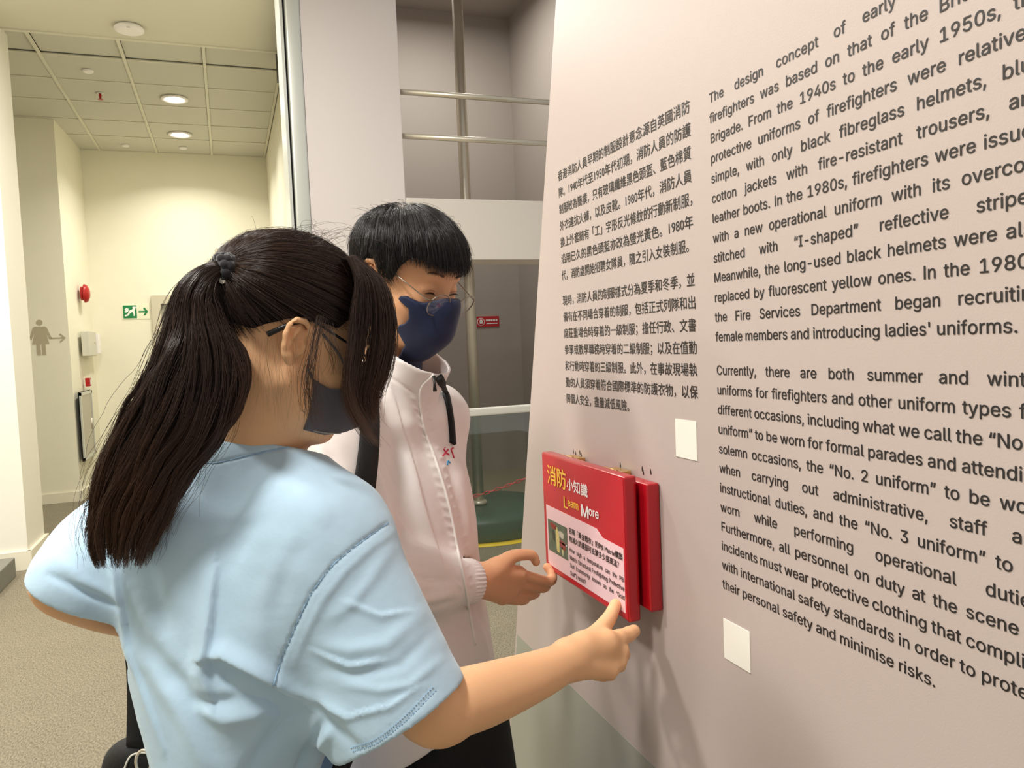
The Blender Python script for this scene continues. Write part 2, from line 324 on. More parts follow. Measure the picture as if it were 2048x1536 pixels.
# clock
e = empty('wall_clock', (.07, Yb, 2.62), 'round wall clock with chrome rim above the door', 'clock')
adopt(e, lathe('rim', (.07, Yb, 2.62), [(.15, 0), (.155, .02), (.15, .04), (.135, .042), (.132, .03)], M['steel'], axis=(0, -1, 0)), lathe('dial', (.07, Yb, 2.62), [(.134, 0), (.134, .028)], M['whiteink'], axis=(0, -1, 0)))
for k in range(12):
    a = math.pi/6*k; dx, dz = math.sin(a), math.cos(a)
    c = cyl('hour_mark', (.07+dx*.10, Yb-.031, 2.62+dz*.10), (.07+dx*.12, Yb-.031, 2.62+dz*.12), .003, M['dark'], n=6); adopt(e, c)
adopt(e, cyl('hour_hand', (.07, Yb-.032, 2.62), (.105, Yb-.032, 2.67), .004, M['dark'], n=6), cyl('minute_hand', (.07, Yb-.033, 2.62), (.02, Yb-.033, 2.70), .003, M['dark'], n=6))

# ---------------------------------------------------------------- lilac wall with openings (plane Y = 4.6)
YW = 4.6
st(box('wall_lilac', (.495, YW, 0), (1.052, YW+.30, 5.2), M['lilac'], bevel=.004), 'pale lilac wall panel rising behind the boy')
st(box('wall_band', (1.054, YW+.004, 1.948), (3.6, YW+.30, 2.318), M['band'], bevel=.004), 'off-white floor edge band between the two openings')
st(box('wall_right_of_opening', (2.35, YW, 0), (3.6, YW+.3, 1.947), M['lilac'])); st(box('wall_right_of_opening', (2.35, YW, 2.32), (3.6, YW+.3, 5.2), M['lilac']))
post = empty('metal_post', (.44, YW, 0), 'tall pale aluminium post at the corner of the lilac wall', 'post')
adopt(post, box('outer_leaf', (.382, YW-.01, 0), (.398, YW+.30, 5.2), M['alum']), box('groove', (.398, YW+.02, 0), (.41, YW+.3, 5.2), M['dark']), box('face', (.41, YW-.01, 0), (.494, YW+.3, 5.2), M['alum'], bevel=.012, seg=3))
st(box('trim_3', (.50, 4.95, 3.60), (.56, 6.6, 5.2), M['dark']), 'dark edge where the ceiling meets the open shaft')
# recess behind the openings
YR = 8.2
st(box('wall_recess_back', (.72, YR, -.05), (3.16, YR+.1, 5.02), M['recess']), 'grey back wall of the pole shaft')
st(box('wall_recess_right', (3.13, YW+.3, -.05), (3.25, YR+.1, 5.1), M['recess'])); st(box('wall_recess_left', (.80, YW+.3, 0), (.86, YR, 5.1), M['recess']))
st(box('ceiling_recess', (.5, YW+.02, 5.01), (3.4, YR+.1, 5.12), M['recess']))
area('shaft_light', (2.0, 6.9, 4.9), .5, 34, (1, .95, .88)); area('shaft_light', (1.6, 5.15, 1.90), .5, 4.6, (1, .95, .88))
# two guard bars
for z, lab in ((2.957, 'upper steel guard bar across the tall opening'), (2.695, 'lower steel guard bar across the tall opening')):
    o = cyl('guard_bar', (1.045, YW+.05, z), (2.36, YW+.05, z), .017, M['steel'], n=20); tag(o, lab, 'guard bar', 'guard bars in the upper opening')
# fire pole with green landing cushion
pc = np.array([1.80, 5.80])
e = empty('fire_pole', (*pc, 0), 'polished steel sliding pole rising out of the green cushion', 'pole')
adopt(e, cyl('shaft', (1.797, 5.80, .162), (1.86, 5.98, 5.0), .042, M['steel'], n=28), lathe('collar', (1.797, 5.80, .16), [(.06, 0), (.07, .01), (.06, .03), (.045, .035)], M['steel']))
pc = np.array([1.79, 5.78])
cu = lathe('landing_cushion', (pc[0], pc[1], .0), [(.60, .004), (.615, .02), (.615, .13), (.60, .15), (.3, .155), (.02, .157)], M['darkgreen'], n=64); tag(cu, 'round dark green landing cushion at the foot of the pole', 'cushion')
t = lathe('floor_ring', (pc[0], pc[1], .0), [(.70, .001), (.70, .004), (.60, .004)], M['yellow'], n=64); tag(t, 'yellow ring marked on the floor around the green cushion', 'floor marking')
# glass balustrade
e = empty('glass_balustrade', (1.6, YW-.02, 0), 'glass balustrade with white top rail in front of the pole', 'balustrade')
adopt(e, box('glass_pane', (1.06, YW+.02, .02), (2.34, YW+.032, .985), M['glass']), box('top_rail', (1.055, YW-.01, .975), (2.345, YW+.06, 1.022), mat('white_rail', (225, 222, 212), .35), bevel=.01), box('bottom_rail', (1.055, YW, 0), (2.345, YW+.05, .03), M['alum']))
# red chain of links behind the glass
e = empty('barrier_chain', (1.5, 4.93, .4), 'thin red plastic barrier chain sagging behind the glass', 'chain')
p0, p1 = np.array([1.10, 5.02, .44]), np.array([2.3, 4.72, .70]); prev = None; N = 34; pts = []
for i in range(N+1):
    t_ = i/N; p = p0*(1-t_)+p1*t_; p[2] = .398 + .30*max(0, (t_-.28))**1.35*1.6 + (.0 if t_ > .28 else (.28-t_)**2*.8); pts.append(p)
lk = None
for i in range(N):
    a, b = Vector(pts[i]), Vector(pts[i+1]); mid = (a+b)/2; ln = (b-a).length*.72
    q = (b-a).to_track_quat('X', 'Z').to_matrix().to_4x4() @ Matrix.Rotation(math.pi/2*(i % 2), 4, 'X')
    if lk is None:
        bm = bmesh.new(); ring = [(ln*.55*math.cos(u)+(.006 if math.cos(u) > 0 else -.006), .009*math.sin(u), 0) for u in np.linspace(0, 2*math.pi, 13)]
        add_tube(bm, ring, .0035, 5, False); lk = bpy.data.meshes.new('chain_link'); bm.to_mesh(lk); bm.free(); lk.materials.append(M['chain'])
    o = bpy.data.objects.new('chain_link', lk); COL.objects.link(o); o.matrix_world = Matrix.Translation(mid) @ q; adopt(e, o)
# red sign in the shaft
e = empty('prohibition_sign', (2.73, YR, 1.67), 'small red rounded sign with white pictogram on the shaft wall', 'sign')
s = box('sign_plate', (2.61, YR-.01, 1.615), (2.87, YR, 1.73), mat('sign_red', (190, 40, 48), .5)); 
c1 = lathe('pictogram_disc', (2.655, YR-.01, 1.672), [(.044, 0), (.044, .002)], M['whiteink'], axis=(0, -1, 0)); c2 = lathe('pictogram_field', (2.655, YR-.012, 1.672), [(.037, 0), (.037, .002)], mat('sign_red_inner', (190, 40, 48), .5), axis=(0, -1, 0))
hand = prism('hand_symbol', [(2.64, 1.65), (2.67, 1.65), (2.675, 1.68), (2.668, 1.70), (2.655, 1.685), (2.65, 1.70), (2.64, 1.69)], 'Y', YR-.017, YR-.0141, M['whiteink'])
ln1 = [box('text_line', (2.715+.028*k, YR-.013, 1.675), (2.737+.028*k, YR-.0098, 1.697), M['whiteink']) for k in range(5)] + [box('text_line', (2.72, YR-.013, 1.645), (2.85, YR-.0098, 1.655), M['whiteink'])]
adopt(e, s, c1, c2, hand, *ln1)
# ---------------------------------------------------------------- the big printed panel (plane X = .62)
XP = .62
pnl = prism('exhibit_panel', [(1.945, .0), (1.366-.0, 2.063), (1.09, 3.08), (-.55, 3.08), (-.55, .0)], 'X', XP, XP+.06, M['panel'], bevel=.0015)
tag(pnl, 'large grey-lilac text panel with slanted left edge, filling the right side', 'panel')
TM = Matrix(((0, 0, -1, 0), (-1, 0, 0, 0), (0, 1, 0, 0), (0, 0, 0, 1)))   # text x -> -Y, text y -> +Z, facing -X
TXT = []; BOLD = {}
FD = bpy.utils.system_resource('DATAFILES', path='fonts')
def font(n):
    try: return bpy.data.fonts.load(os.path.join(FD, n))
    except Exception: return None
FI = font('Inter.woff2')
def text(name, body, x, y, z, size, m, parent, off=0.0, f=None, sx=1.0, sw=1.0, sc=1.0, al='LEFT'):
    c = bpy.data.curves.new(name, 'FONT'); c.body = body; c.size = 1.0; c.resolution_u = 2
    if f is not None: c.font = f
    c.space_word = sw; c.space_character = sc; c.materials.append(m); c.fill_mode = 'FRONT'; c.align_x = al
    o = bpy.data.objects.new(name, c); COL.objects.link(o)
    o.matrix_world = Matrix.Translation((x, y, z)) @ TM @ Matrix.Diagonal((sx*size, size, size, 1)); o.parent = parent; BOLD[o.name] = off/size; o['sz'] = size; TXT.append(o)
    return o
EN = """The design concept of early uniforms for
firefighters was based on that of the British Fire
Brigade. From the 1940s to the early 1950s, the
protective uniforms of firefighters were relatively
simple, with only black fibreglass helmets, blue
cotton jackets with fire-resistant trousers, and
leather boots. In the 1980s, firefighters were issued
with a new operational uniform with its overcoat
stitched with “I-shaped” reflective stripes.
Meanwhile, the long-used black helmets were also
replaced by fluorescent yellow ones. In the 1980s,
the Fire Services Department began recruiting
*female members and introducing ladies' uniforms.

Currently, there are both summer and winter
uniforms for firefighters and other uniform types for
different occasions, including what we call the “No. 1
uniform” to be worn for formal parades and attending
solemn occasions, the “No. 2 uniform” to be worn
when carrying out administrative, staff and
instructional duties, and the “No. 3 uniform” to be
worn while performing operational duties.
Furthermore, all personnel on duty at the scene of
incidents must wear protective clothing that complies
with international safety standards in order to protect
*their personal safety and minimise risks.""".split('\n')
CN = """香港消防人員早期的制服設計意念源自英國消防
隊。1940年代至1950年代初期，消防人員的防護
制服較為簡樸，只有玻璃纖維黑色頭盔、藍色棉質
外衣連抗火褲，以及皮靴。1980年代，消防人員
換上外套縫有「工」字形反光條紋的行動新制服，
沿用已久的黑色頭盔亦改為螢光黃色。1980年
*代，消防處開始招聘女隊員，隨之引入女裝制服。

現時，消防人員的制服樣式分為夏季和冬季，並
備有在不同場合穿着的制服，包括正式列隊和出
席莊重場合時穿着的一級制服；擔任行政、文書
參事或教學職務時穿着的二級制服；以及在值勤
和行動時穿着的三級制服。此外，在事故現場執
勤的人員須穿着符合國際標準的防護衣物，以保
*障個人安全，盡量減低風險。""".split('\n')
ES = .0242; WEN = .449; CZ0 = 1.7305; CDZ = .0318; CGAP = .017; jobs = []
for i, l in enumerate(EN):
    if not l: continue
    zz = 1.7272-.02635*i if i < 13 else 1.3660-.0267*(i-14)
    o = text('text_line', l.lstrip('*').replace('In ', '\u04c0n '), XP-.0006, .887, zz, ES, M['ink'], pnl, .0002, FI)
    jobs.append((o, l[0] == '*', 'en'))
for i, l in enumerate(CN):
    if not l: continue
    zz = CZ0-CDZ*i if i < 7 else CZ0-CDZ*7-CGAP-CDZ*(i-8)
    o = text('text_line', l.lstrip('*'), XP-.0006, 1.388, zz, .0205, M['ink'], pnl, .00014, None)
    jobs.append((o, l[0] == '*', 'cn'))
bpy.context.view_layer.update()
w13 = [o for o, s, k in jobs if o.data.body.startswith('female')][0].dimensions[0]
fx = .4255/w13; wl = {}
for o, s, k in jobs: wl[o.name] = o.dimensions[0]*(fx if k == 'en' else 1); o.data.space_word = 2.0
bpy.context.view_layer.update()
for o, s, k in jobs:
    w2 = o.dimensions[0]*(fx if k == 'en' else 1); w1 = wl[o.name]
    if k == 'en':
        o.data.space_word = 1.0 if s else max(.6, 1+(WEN-w1)/max(1e-6, (w2-w1)))
        sx = fx
    else:
        o.data.space_word = 1.0; sx = 1.0
        n = len(o.data.body); W = .4545
        if not s: sx = W/w1
        elif o.data.body[0] == '代': sx = (W-.012)/w1
    z_ = o['sz']; o.matrix_world = Matrix.Translation(o.matrix_world.translation) @ TM @ Matrix.Diagonal((sx*z_, z_, z_, 1))
prism('lower_colour_field', [(1.733, .714), (-.55, .714), (-.55, .002), (1.943, .002)], 'X', XP-.0004, XP, mat('panel_green_grey', (156, 156, 146), .42, spec=.35), pnl)
# two white stickers (their codes are left blank)
for q, lab in ((((1350, 838), (1392, 842), (1396, 922), (1354, 913)), 'small white square sticker between the Chinese text and the red board'), (((1447, 1237), (1500, 1263), (1502, 1347), (1450, 1315)), 'small white square sticker below the English text')):
    ps = [onX(a, b, XP) for a, b in q]; y0 = (ps[0][1]+ps[3][1])/2; y1 = (ps[1][1]+ps[2][1])/2; z1 = (ps[0][2]+ps[1][2])/2; z0 = (ps[2][2]+ps[3][2])/2
    o = box('sticker', (XP-.0009, y1, z0), (XP, y0, z1), M['sticker']); tag(o, lab, 'sticker')
# ---------------------------------------------------------------- red learn-more board: wall box + hinged leaf
bt = empty('red_quiz_board', (XP, 1.2, 1.09), 'red flip board with title and pink question sheet, held by two hands', 'board')
back = box('back_box', (.597, 1.045, .990), (.6198, 1.375, 1.193), M['red'], bevel=.004, seg=3)
BX0, BX1, BY0, BY1, BZ0, BZ1 = .568, .590, 1.064, 1.403, .972, 1.2045
leaf = box('flap', (BX0, BY0, BZ0), (BX1, BY1, BZ1), M['red'], bevel=.0045, seg=3)
adopt(bt, back, leaf); bpy.context.view_layer.update()
leaf['label'] = 'red front flap with printed sheet'
def onleaf(o): o.parent = leaf; o.matrix_parent_inverse = leaf.matrix_world.inverted(); return o
def fy(u): return BY1-.004-(BY1-BY0-.008)*u        # u 0..1 left to right
def fz(v): return BZ1-.004-(BZ1-BZ0-.008)*v        # v 0..1 top to bottom
def sheet(name, uv, m, t=.0006, lift=.0): return onleaf(prism(name, [(fy(u), fz(v)) for u, v in uv], 'X', BX0-t-lift, BX0-lift+.0002, m))
sheet('printed_sheet', [(.0, .0), (1, 0), (1, 1), (0, 1)], M['redface'], .0005)
sheet('question_field', [(.036, .436), (.70, .441), (.767, .49), (.985, .496), (.985, .958), (.06, .959), (.036, .941)], M['pink'], .0009)
pic = sheet('photo_print', [(.057, .553), (.330, .553), (.330, .826), (.057, .826)], mat('photo_print_ground', (92, 104, 84), .4, var=.6, vscale=60), .0013)
for (u0, v0, u1, v1, c) in ((0.090, 0.571, 0.181, 0.617, (150, 40, 40)), (0.168, 0.589, 0.220, 0.799, (214, 200, 130)), (0.207, 0.608, 0.285, 0.662, (196, 190, 170)), (0.220, 0.680, 0.304, 0.753, (150, 60, 56)), (0.116, 0.626, 0.154, 0.717, (60, 60, 50)), (0.220, 0.699, 0.324, 0.712, (235, 232, 225)), (0.246, 0.735, 0.272, 0.808, (222, 210, 150))):
    sheet('photo_patch', [(u0, v0+.01), (u0+.4*(u1-u0), v0), (u1, v0+.3*(v1-v0)), (u1-.005, v1), (u0+.5*(u1-u0), v1+.005), (u0+.01, v1-.01)], mat('print_colour', c, .4, var=.4, vscale=200), .0016)
def btext(body, u, v, size, m, off=.0, f=None, width=None, al='LEFT', lift=.0016, sh=1.0):
    o = text('lettering', body, BX0-lift, fy(u), fz(v), size, m, None, off, f); bpy.context.view_layer.update()
    sx = 1.0 if width is None else width*(BY1-BY0-.008)/max(1e-6, o.dimensions[0])
    o.matrix_world = Matrix.Translation(o.matrix_world.translation) @ TM @ Matrix.Diagonal((sx*size, sh*size, size, 1)); return onleaf(o)
btext('消防', .075, .225, .040, M['yellowink'], .0007, None, .262, sh=1.0)
btext('小知識', .350, .222, .0245, M['whiteink'], .0004, None, .262, sh=1.0)
btext('L', .295, .388, .040, M['yellowink'], .0007, FI, .048); btext('earn', .352, .360, .028, M['yellowink'], .0005, FI, .138)
btext('M', .520, .392, .040, M['whiteink'], .0008, FI, .085); btext('ore', .618, .360, .030, M['whiteink'], .0005, FI, .112)
btext('俗稱「黃金戰衣」的PBI Matrix構築', .355, .582, .0125, M['ink'], .0002, None, .62)
btext('物滅火防護服可抵禦多少度高溫？', .355, .650, .0125, M['ink'], .0002, None, .58)
for k, (s, wd) in enumerate((('How   high   a   temperature   can   the   PB\u04c0', .625), ('Matrix Structural Firefighting Protective', .625), ('Suit  (commonly   known   as   the   “Gold', .625), ('Suit”) resist?', .195))):
    btext(s, .355, .737+.0645*k, .0150, M['ink'], .00018, FI, wd)
# hinges and flaking bits at the top
for yy in (1.33, 1.155):
    hg = box('hinge', (.578, yy-.025, 1.194), (.617, yy+.025, 1.2005), M['brass'], bevel=.0015); adopt(bt, hg)
    kn = cyl('hinge_pin', (.592, yy-.022, 1.201), (.592, yy+.022, 1.201), .003, M['brass'], n=10); adopt(bt, kn)
for (x, y) in ((1147, 903), (1152, 908), (1160, 905), (1163, 911), (1241, 930), (1285, 938), (1302, 944), (1287, 945)):
    p = onX(x, y, XP); a = rng.uniform(-.5, .5)
    o = prism('paint_scuff', [(p[1]-.002, p[2]-.003), (p[1]+.0012, p[2]-.004), (p[1]+.002, p[2]+.001), (p[1]+.0004, p[2]+.005), (p[1]-.001, p[2]+.001)], 'X', XP-.0005, XP+.0002, M['ink']); o.parent = pnl

# turn all lettering into plain meshes (bold strokes by laying slightly shifted copies together)
from mathutils.geometry import delaunay_2d_cdt
def glyph_fill(o, dg):
    """fill a text outline by the non-zero winding rule, so overlapping strokes stay clean"""
    me = bpy.data.meshes.new_from_object(o.evaluated_get(dg)); vs = [v.co.to_2d() for v in me.vertices]; nx = {}
    for e in me.edges: nx.setdefault(e.vertices[0], []).append(e.vertices[1]); nx.setdefault(e.vertices[1], []).append(e.vertices[0])
    seen = set(); loops = []
    for s0 in range(len(vs)):
        if s0 in seen or s0 not in nx: continue
        lp = [s0]; seen.add(s0); cur = s0
        while True:
            c = [v for v in nx[cur] if v not in seen]
            if not c: break
            cur = (cur+1) if (cur+1) in c else c[0]; seen.add(cur); lp.append(cur)
        if len(lp) > 2: loops.append(lp)
    bx = []
    for lp in loops:
        xs_ = [vs[i].x for i in lp]; ar = sum(vs[lp[i-1]].x*vs[lp[i]].y-vs[lp[i]].x*vs[lp[i-1]].y for i in range(len(lp))); bx.append((min(xs_), max(xs_), lp, 1 if ar > 0 else -1))
    bx.sort(key=lambda b: b[0]); groups = []; mx_ = -1e9
    for b in bx:
        if b[0] > mx_+1e-5 or not groups: groups.append([]); mx_ = b[1]
        groups[-1].append(b); mx_ = max(mx_, b[1])
    bm = bmesh.new()
    for g in groups:
        pts = []; faces = []; sg = []
        for _, _, lp, s_ in g:
            lp = lp if s_ > 0 else lp[::-1]; faces.append(list(range(len(pts), len(pts)+len(lp)))); pts += [vs[i] for i in lp]; sg.append(s_)
        ov, oe, of, _, _, fo = delaunay_2d_cdt(pts, [], faces, 1, 1e-6); bv = [bm.verts.new((p.x, p.y, 0)) for p in ov]
        for f, src in zip(of, fo):
            if sum(sg[k] for k in src) != 0:
                try: bm.faces.new([bv[i] for i in f])
                except ValueError: pass
    bmesh.ops.delete(bm, geom=[v for v in bm.verts if not v.link_faces], context='VERTS'); bpy.data.meshes.remove(me); return bm
for o in TXT: o.data.fill_mode = 'NONE'
bpy.context.view_layer.update(); dg = bpy.context.evaluated_depsgraph_get()
for o in TXT:
    off = BOLD[o.name]; bm = glyph_fill(o, dg); g = list(bm.verts)+list(bm.edges)+list(bm.faces)
    if off:
        for k, (dx, dy) in enumerate(((1, 0), (-1, 0), (0, .8), (0, -.8))):
            d = bmesh.ops.duplicate(bm, geom=g); bmesh.ops.translate(bm, vec=(dx*off, dy*off, -.0008*(k+1)), verts=[v for v in d['geom'] if isinstance(v, bmesh.types.BMVert)])
    me2 = bpy.data.meshes.new(o.name); bm.to_mesh(me2); bm.free(); me2.materials.append(o.data.materials[0])
    n = bpy.data.objects.new('x', me2); COL.objects.link(n); n.parent = o.parent; n.matrix_parent_inverse = o.matrix_parent_inverse.copy(); n.matrix_basis = o.matrix_basis.copy()
    nm = o.name; bpy.data.objects.remove(o); n.name = nm
# ================================================================ implicit-surface modeller (round cones, ellipsoids, lofts; surface nets)
def A(p): return np.asarray(p, float)
def nrm(v): v = A(v); return v/np.linalg.norm(v)
class Frame:
    """head frame: F forward, L the person's left, U up"""
    def __init__(s, o, yaw, pitch, roll=0, scale=1.0):
        # yaw measured from camera-right towards away, pitch down
        y, p = math.radians(yaw), math.radians(pitch); s.s = scale
        h = cv(math.cos(y), 0, math.sin(y)); h = nrm([h[0], h[1], 0]); up = A([0, 0, 1.0])
        s.F = nrm(h*math.cos(p)-up*math.sin(p)); s.U = nrm(up*math.cos(p)+h*math.sin(p)); s.L = np.cross(s.U, s.F)
        if roll:
            r = math.radians(roll); s.U, s.L = s.U*math.cos(r)+s.L*math.sin(r), s.L*math.cos(r)-s.U*math.sin(r)
        s.o = A(o)
    def w(s, f, l, u): return s.o+(s.F*f+s.L*l+s.U*u)*s.s
    def loc(s, p): d = (A(p)-s.o)/s.s; return np.stack([d@s.F, d@s.L, d@s.U], -1)
    def d(s, f, l, u): return s.F*f+s.L*l+s.U*u
class Sdf:
    def __init__(s): s.pr = []
    def _add(s, fn, c, r, op, k): s.pr.append((fn, A(c), float(r), op, k)); return s
    def cone(s, a, b, ra, rb=None, k=.01, op='u'):
        a, b = A(a), A(b); rb = ra if rb is None else rb; ab = b-a; L2 = max(ab@ab, 1e-12)
        def fn(p):
            t = np.clip((p-a)@ab/L2, 0, 1); return np.linalg.norm(p-a-t[:, None]*ab, axis=1)-(ra+t*(rb-ra))
        return s._add(fn, (a+b)/2, np.linalg.norm(ab)/2+max(ra, rb), op, k)
    def chain(s, pts, rs, k=.006, op='u', kf=None):
        for i in range(len(pts)-1): s.cone(pts[i], pts[i+1], rs[i], rs[i+1], (kf if (kf is not None and i == 0) else k), op)
        return s
    def limb(s, pts, rs, k=.01, op='u', n=6):
        q = A(smoothpoly(list(pts), n)); R_ = np.interp(np.linspace(0, 1, len(q)), np.linspace(0, 1, len(rs)), rs); R_ = np.convolve(np.pad(R_, 2, 'edge'), np.ones(5)/5, 'valid')
        def fn(p):
            d = np.full(len(p), 9.0)
            for i in range(len(q)-1):
                ab = q[i+1]-q[i]; t = np.clip((p-q[i])@ab/max(ab@ab, 1e-12), 0, 1); d = np.minimum(d, np.linalg.norm(p-q[i]-t[:, None]*ab, axis=1)-(R_[i]+t*(R_[i+1]-R_[i])))
            return d
        c = (q.min(0)+q.max(0))/2; return s._add(fn, c, np.linalg.norm(q-c, axis=1).max()+R_.max(), op, k)
    def ball(s, c, r, k=.01, op='u'):
        c = A(c); return s._add(lambda p: np.linalg.norm(p-c, axis=1)-r, c, r, op, k)
    def ell(s, c, rad, ax=None, k=.01, op='u'):
        c = A(c); rad = A(rad); B = np.eye(3) if ax is None else np.stack([nrm(v) for v in ax])
        def fn(p):
            q = (p-c)@B.T; k0 = np.linalg.norm(q/rad, axis=1); k1 = np.linalg.norm(q/rad**2, axis=1)+1e-9; return k0*(k0-1)/k1
        return s._add(fn, c, rad.max(), op, k)
    def loft(s, zs, cx, cy, ra, rb, ang, k=.02, op='u', e=2.0):
        """stack of horizontal ellipses along z (zs ascending); ang = direction of the a-axis"""
        zs, cx, cy, ra, rb, ang = (A(v) for v in (zs, cx, cy, ra, rb, ang))
        def cub(x): return lambda z: np.interp(z, zs, x)
        def fn(p):
            z = p[:, 2]; zc = np.clip(z, zs[0], zs[-1]); an = np.interp(zc, zs, ang)
            dx = p[:, 0]-np.interp(zc, zs, cx); dy = p[:, 1]-np.interp(zc, zs, cy); a_ = np.interp(zc, zs, ra); b_ = np.interp(zc, zs, rb)
            u = dx*np.cos(an)+dy*np.sin(an); v = -dx*np.sin(an)+dy*np.cos(an)
            n = ((np.abs(u)/a_)**e+(np.abs(v)/b_)**e)**(1/e); g = np.sqrt((u/a_**2)**2+(v/b_**2)**2)/np.maximum(n, 1e-6)
            d = np.where(n > .3, (n-1)/np.maximum(g, 1e-6)*1.0, -np.minimum(a_, b_)*.7)
            dz = np.abs(z-zc); return np.where(dz > 0, np.sqrt(np.maximum(d, 0)**2+dz**2)+np.minimum(d, 0)*0, d)
        c = [(cx.mean()), (cy.mean()), (zs[0]+zs[-1])/2]; r = np.hypot((zs[-1]-zs[0])/2, max(ra.max(), rb.max()))+np.ptp(cx)/2+np.ptp(cy)/2
        return s._add(fn, c, r, op, k)
    def plane(s, pt, n, k=.002):
        """keep the side the normal n points away from"""
        pt = A(pt); n = nrm(n); return s._add(lambda p: (p-pt)@n, [0, 0, 0], 1e9, 'i', k)
    def local_cut(s, pt, n, c, r, k=.002):
        """cut by a plane, only inside the ball (c, r)"""
        pt = A(pt); n = nrm(n); c = A(c)
        return s._add(lambda p: np.where(np.linalg.norm(p-c, axis=1) < r, (p-pt)@n, -1e3), c, r, 'i', k)
    def fn(s, f, c, r, op='u', k=.01): return s._add(f, c, r, op, k)
    def ev(s, p, cen=None, rad=0.0):
        p = A(p); d = np.full(len(p), 1.0)
        for fn, c, r, op, k in s.pr:
            if cen is not None and r < 1e8 and np.linalg.norm(cen-c) > r+rad+k+.02: continue
            q = fn(p)
            if op == 'u': h = np.clip(.5+.5*(d-q)/k, 0, 1); d = d*(1-h)+q*h-k*h*(1-h)
            elif op == 's': h = np.clip(.5-.5*(d+q)/k, 0, 1); d = d*(1-h)-q*h+k*h*(1-h)
            elif op == 'i': h = np.clip(.5-.5*(d-q)/k, 0, 1); d = np.where(np.abs(d-q) > k, np.maximum(d, q), d*(1-h)+q*h+k*h*(1-h))
            elif op == 'shell': d = np.maximum(d, -(d+k))
            elif op == 'off': d = d+q
        return d
    def hit(s, x, y, t0=.3, t1=3.0):
        r = ray(x, y); L = np.linalg.norm(r); t = t0
        for _ in range(160):
            v = s.ev((CAM+r*t)[None])[0]
            if v < 4e-4: return CAM+r*t
            t += max(v*.7, 3e-4)/L
            if t > t1: return None
        return CAM+r*t
    def mesh(s, h=.003, lo=None, hi=None, smooth=1, B=16):
        if lo is None:
            pr = [q for q in s.pr if q[3] == 'u']; lo = np.min([c-r for _, c, r, _, _ in pr], 0)-.01; hi = np.max([c+r for _, c, r, _, _ in pr], 0)+.01
        lo, hi = A(lo), A(hi); nb = np.ceil((hi-lo)/(h*B)).astype(int); bw = B*h; hd = bw*.867
        gx, gy, gz = np.meshgrid(*[np.arange(n) for n in nb], indexing='ij'); bi = np.stack([gx.ravel(), gy.ravel(), gz.ravel()], 1)
        cen = lo+(bi+.5)*bw; dc = s.ev(cen); keep = np.abs(dc) < hd*1.25+.006; bi, cen = bi[keep], cen[keep]
        l = np.arange(B+1); LX, LY, LZ = np.meshgrid(l, l, l, indexing='ij'); lp = np.stack([LX.ravel(), LY.ravel(), LZ.ravel()], 1)
        S = 1 << 20; acc_c, acc_p, quads = [], [], []
        offs = {0: ((0, -1, -1), (0, 0, -1), (0, 0, 0), (0, -1, 0)), 1: ((-1, 0, -1), (-1, 0, 0), (0, 0, 0), (0, 0, -1)), 2: ((-1, -1, 0), (0, -1, 0), (0, 0, 0), (-1, 0, 0))}
        def code(ijk): return (ijk[:, 0]+4)*S*S+(ijk[:, 1]+4)*S+(ijk[:, 2]+4)
        for b, c in zip(bi, cen):
            g0 = b*B; d = s.ev(lo+(g0+lp)*h, c, hd).reshape(B+1, B+1, B+1); sg = d < 0
            if sg.all() or not sg.any(): continue
            for ax in range(3):
                sl0 = [slice(0, B)]*3; sl1 = list(sl0); sl1[ax] = slice(1, B+1)
                a_, b_ = d[tuple(sl0)], d[tuple(sl1)]; cr = sg[tuple(sl0)] != sg[tuple(sl1)]
                if not cr.any(): continue
                ijk = np.argwhere(cr); da, db = a_[cr], b_[cr]; t = da/(da-db); G = ijk+g0; p = G.astype(float); p[:, ax] += t
                cs = np.stack([code(G+np.array(o)) for o in offs[ax]], 1)
                flip = da < 0; cs[~flip] = cs[~flip][:, ::-1]; quads.append(cs); acc_c.append(cs.ravel()); acc_p.append(np.repeat(p, 4, 0))
        cc = np.concatenate(acc_c); pp = np.concatenate(acc_p); q = np.concatenate(quads)
        u, inv = np.unique(cc, return_inverse=True); n = len(u); cnt = np.bincount(inv, minlength=n)
        V = np.stack([np.bincount(inv, pp[:, i], n)/cnt for i in range(3)], 1)*h+lo; Q = np.searchsorted(u, q.ravel()).reshape(-1, 4)
        for _ in range(smooth):
            V = V + .5*(lap(V, Q)-V)
        return V, Q
def lap(V, Q):
    e = np.concatenate([Q[:, [0, 1]], Q[:, [1, 2]], Q[:, [2, 3]], Q[:, [3, 0]]]); n = len(V); c = np.bincount(e[:, 0], minlength=n)+np.bincount(e[:, 1], minlength=n)
    return np.stack([np.bincount(e[:, 0], V[e[:, 1], i], n)+np.bincount(e[:, 1], V[e[:, 0], i], n) for i in range(3)], 1)/np.maximum(c, 1)[:, None]
def vnormals(V, Q):
    fn = np.cross(V[Q[:, 2]]-V[Q[:, 0]], V[Q[:, 3]]-V[Q[:, 1]]); N = np.zeros_like(V)
    for j in range(4):
        for i in range(3): N[:, i] += np.bincount(Q[:, j], fn[:, i], len(V))
    return N/np.maximum(np.linalg.norm(N, axis=1), 1e-12)[:, None]
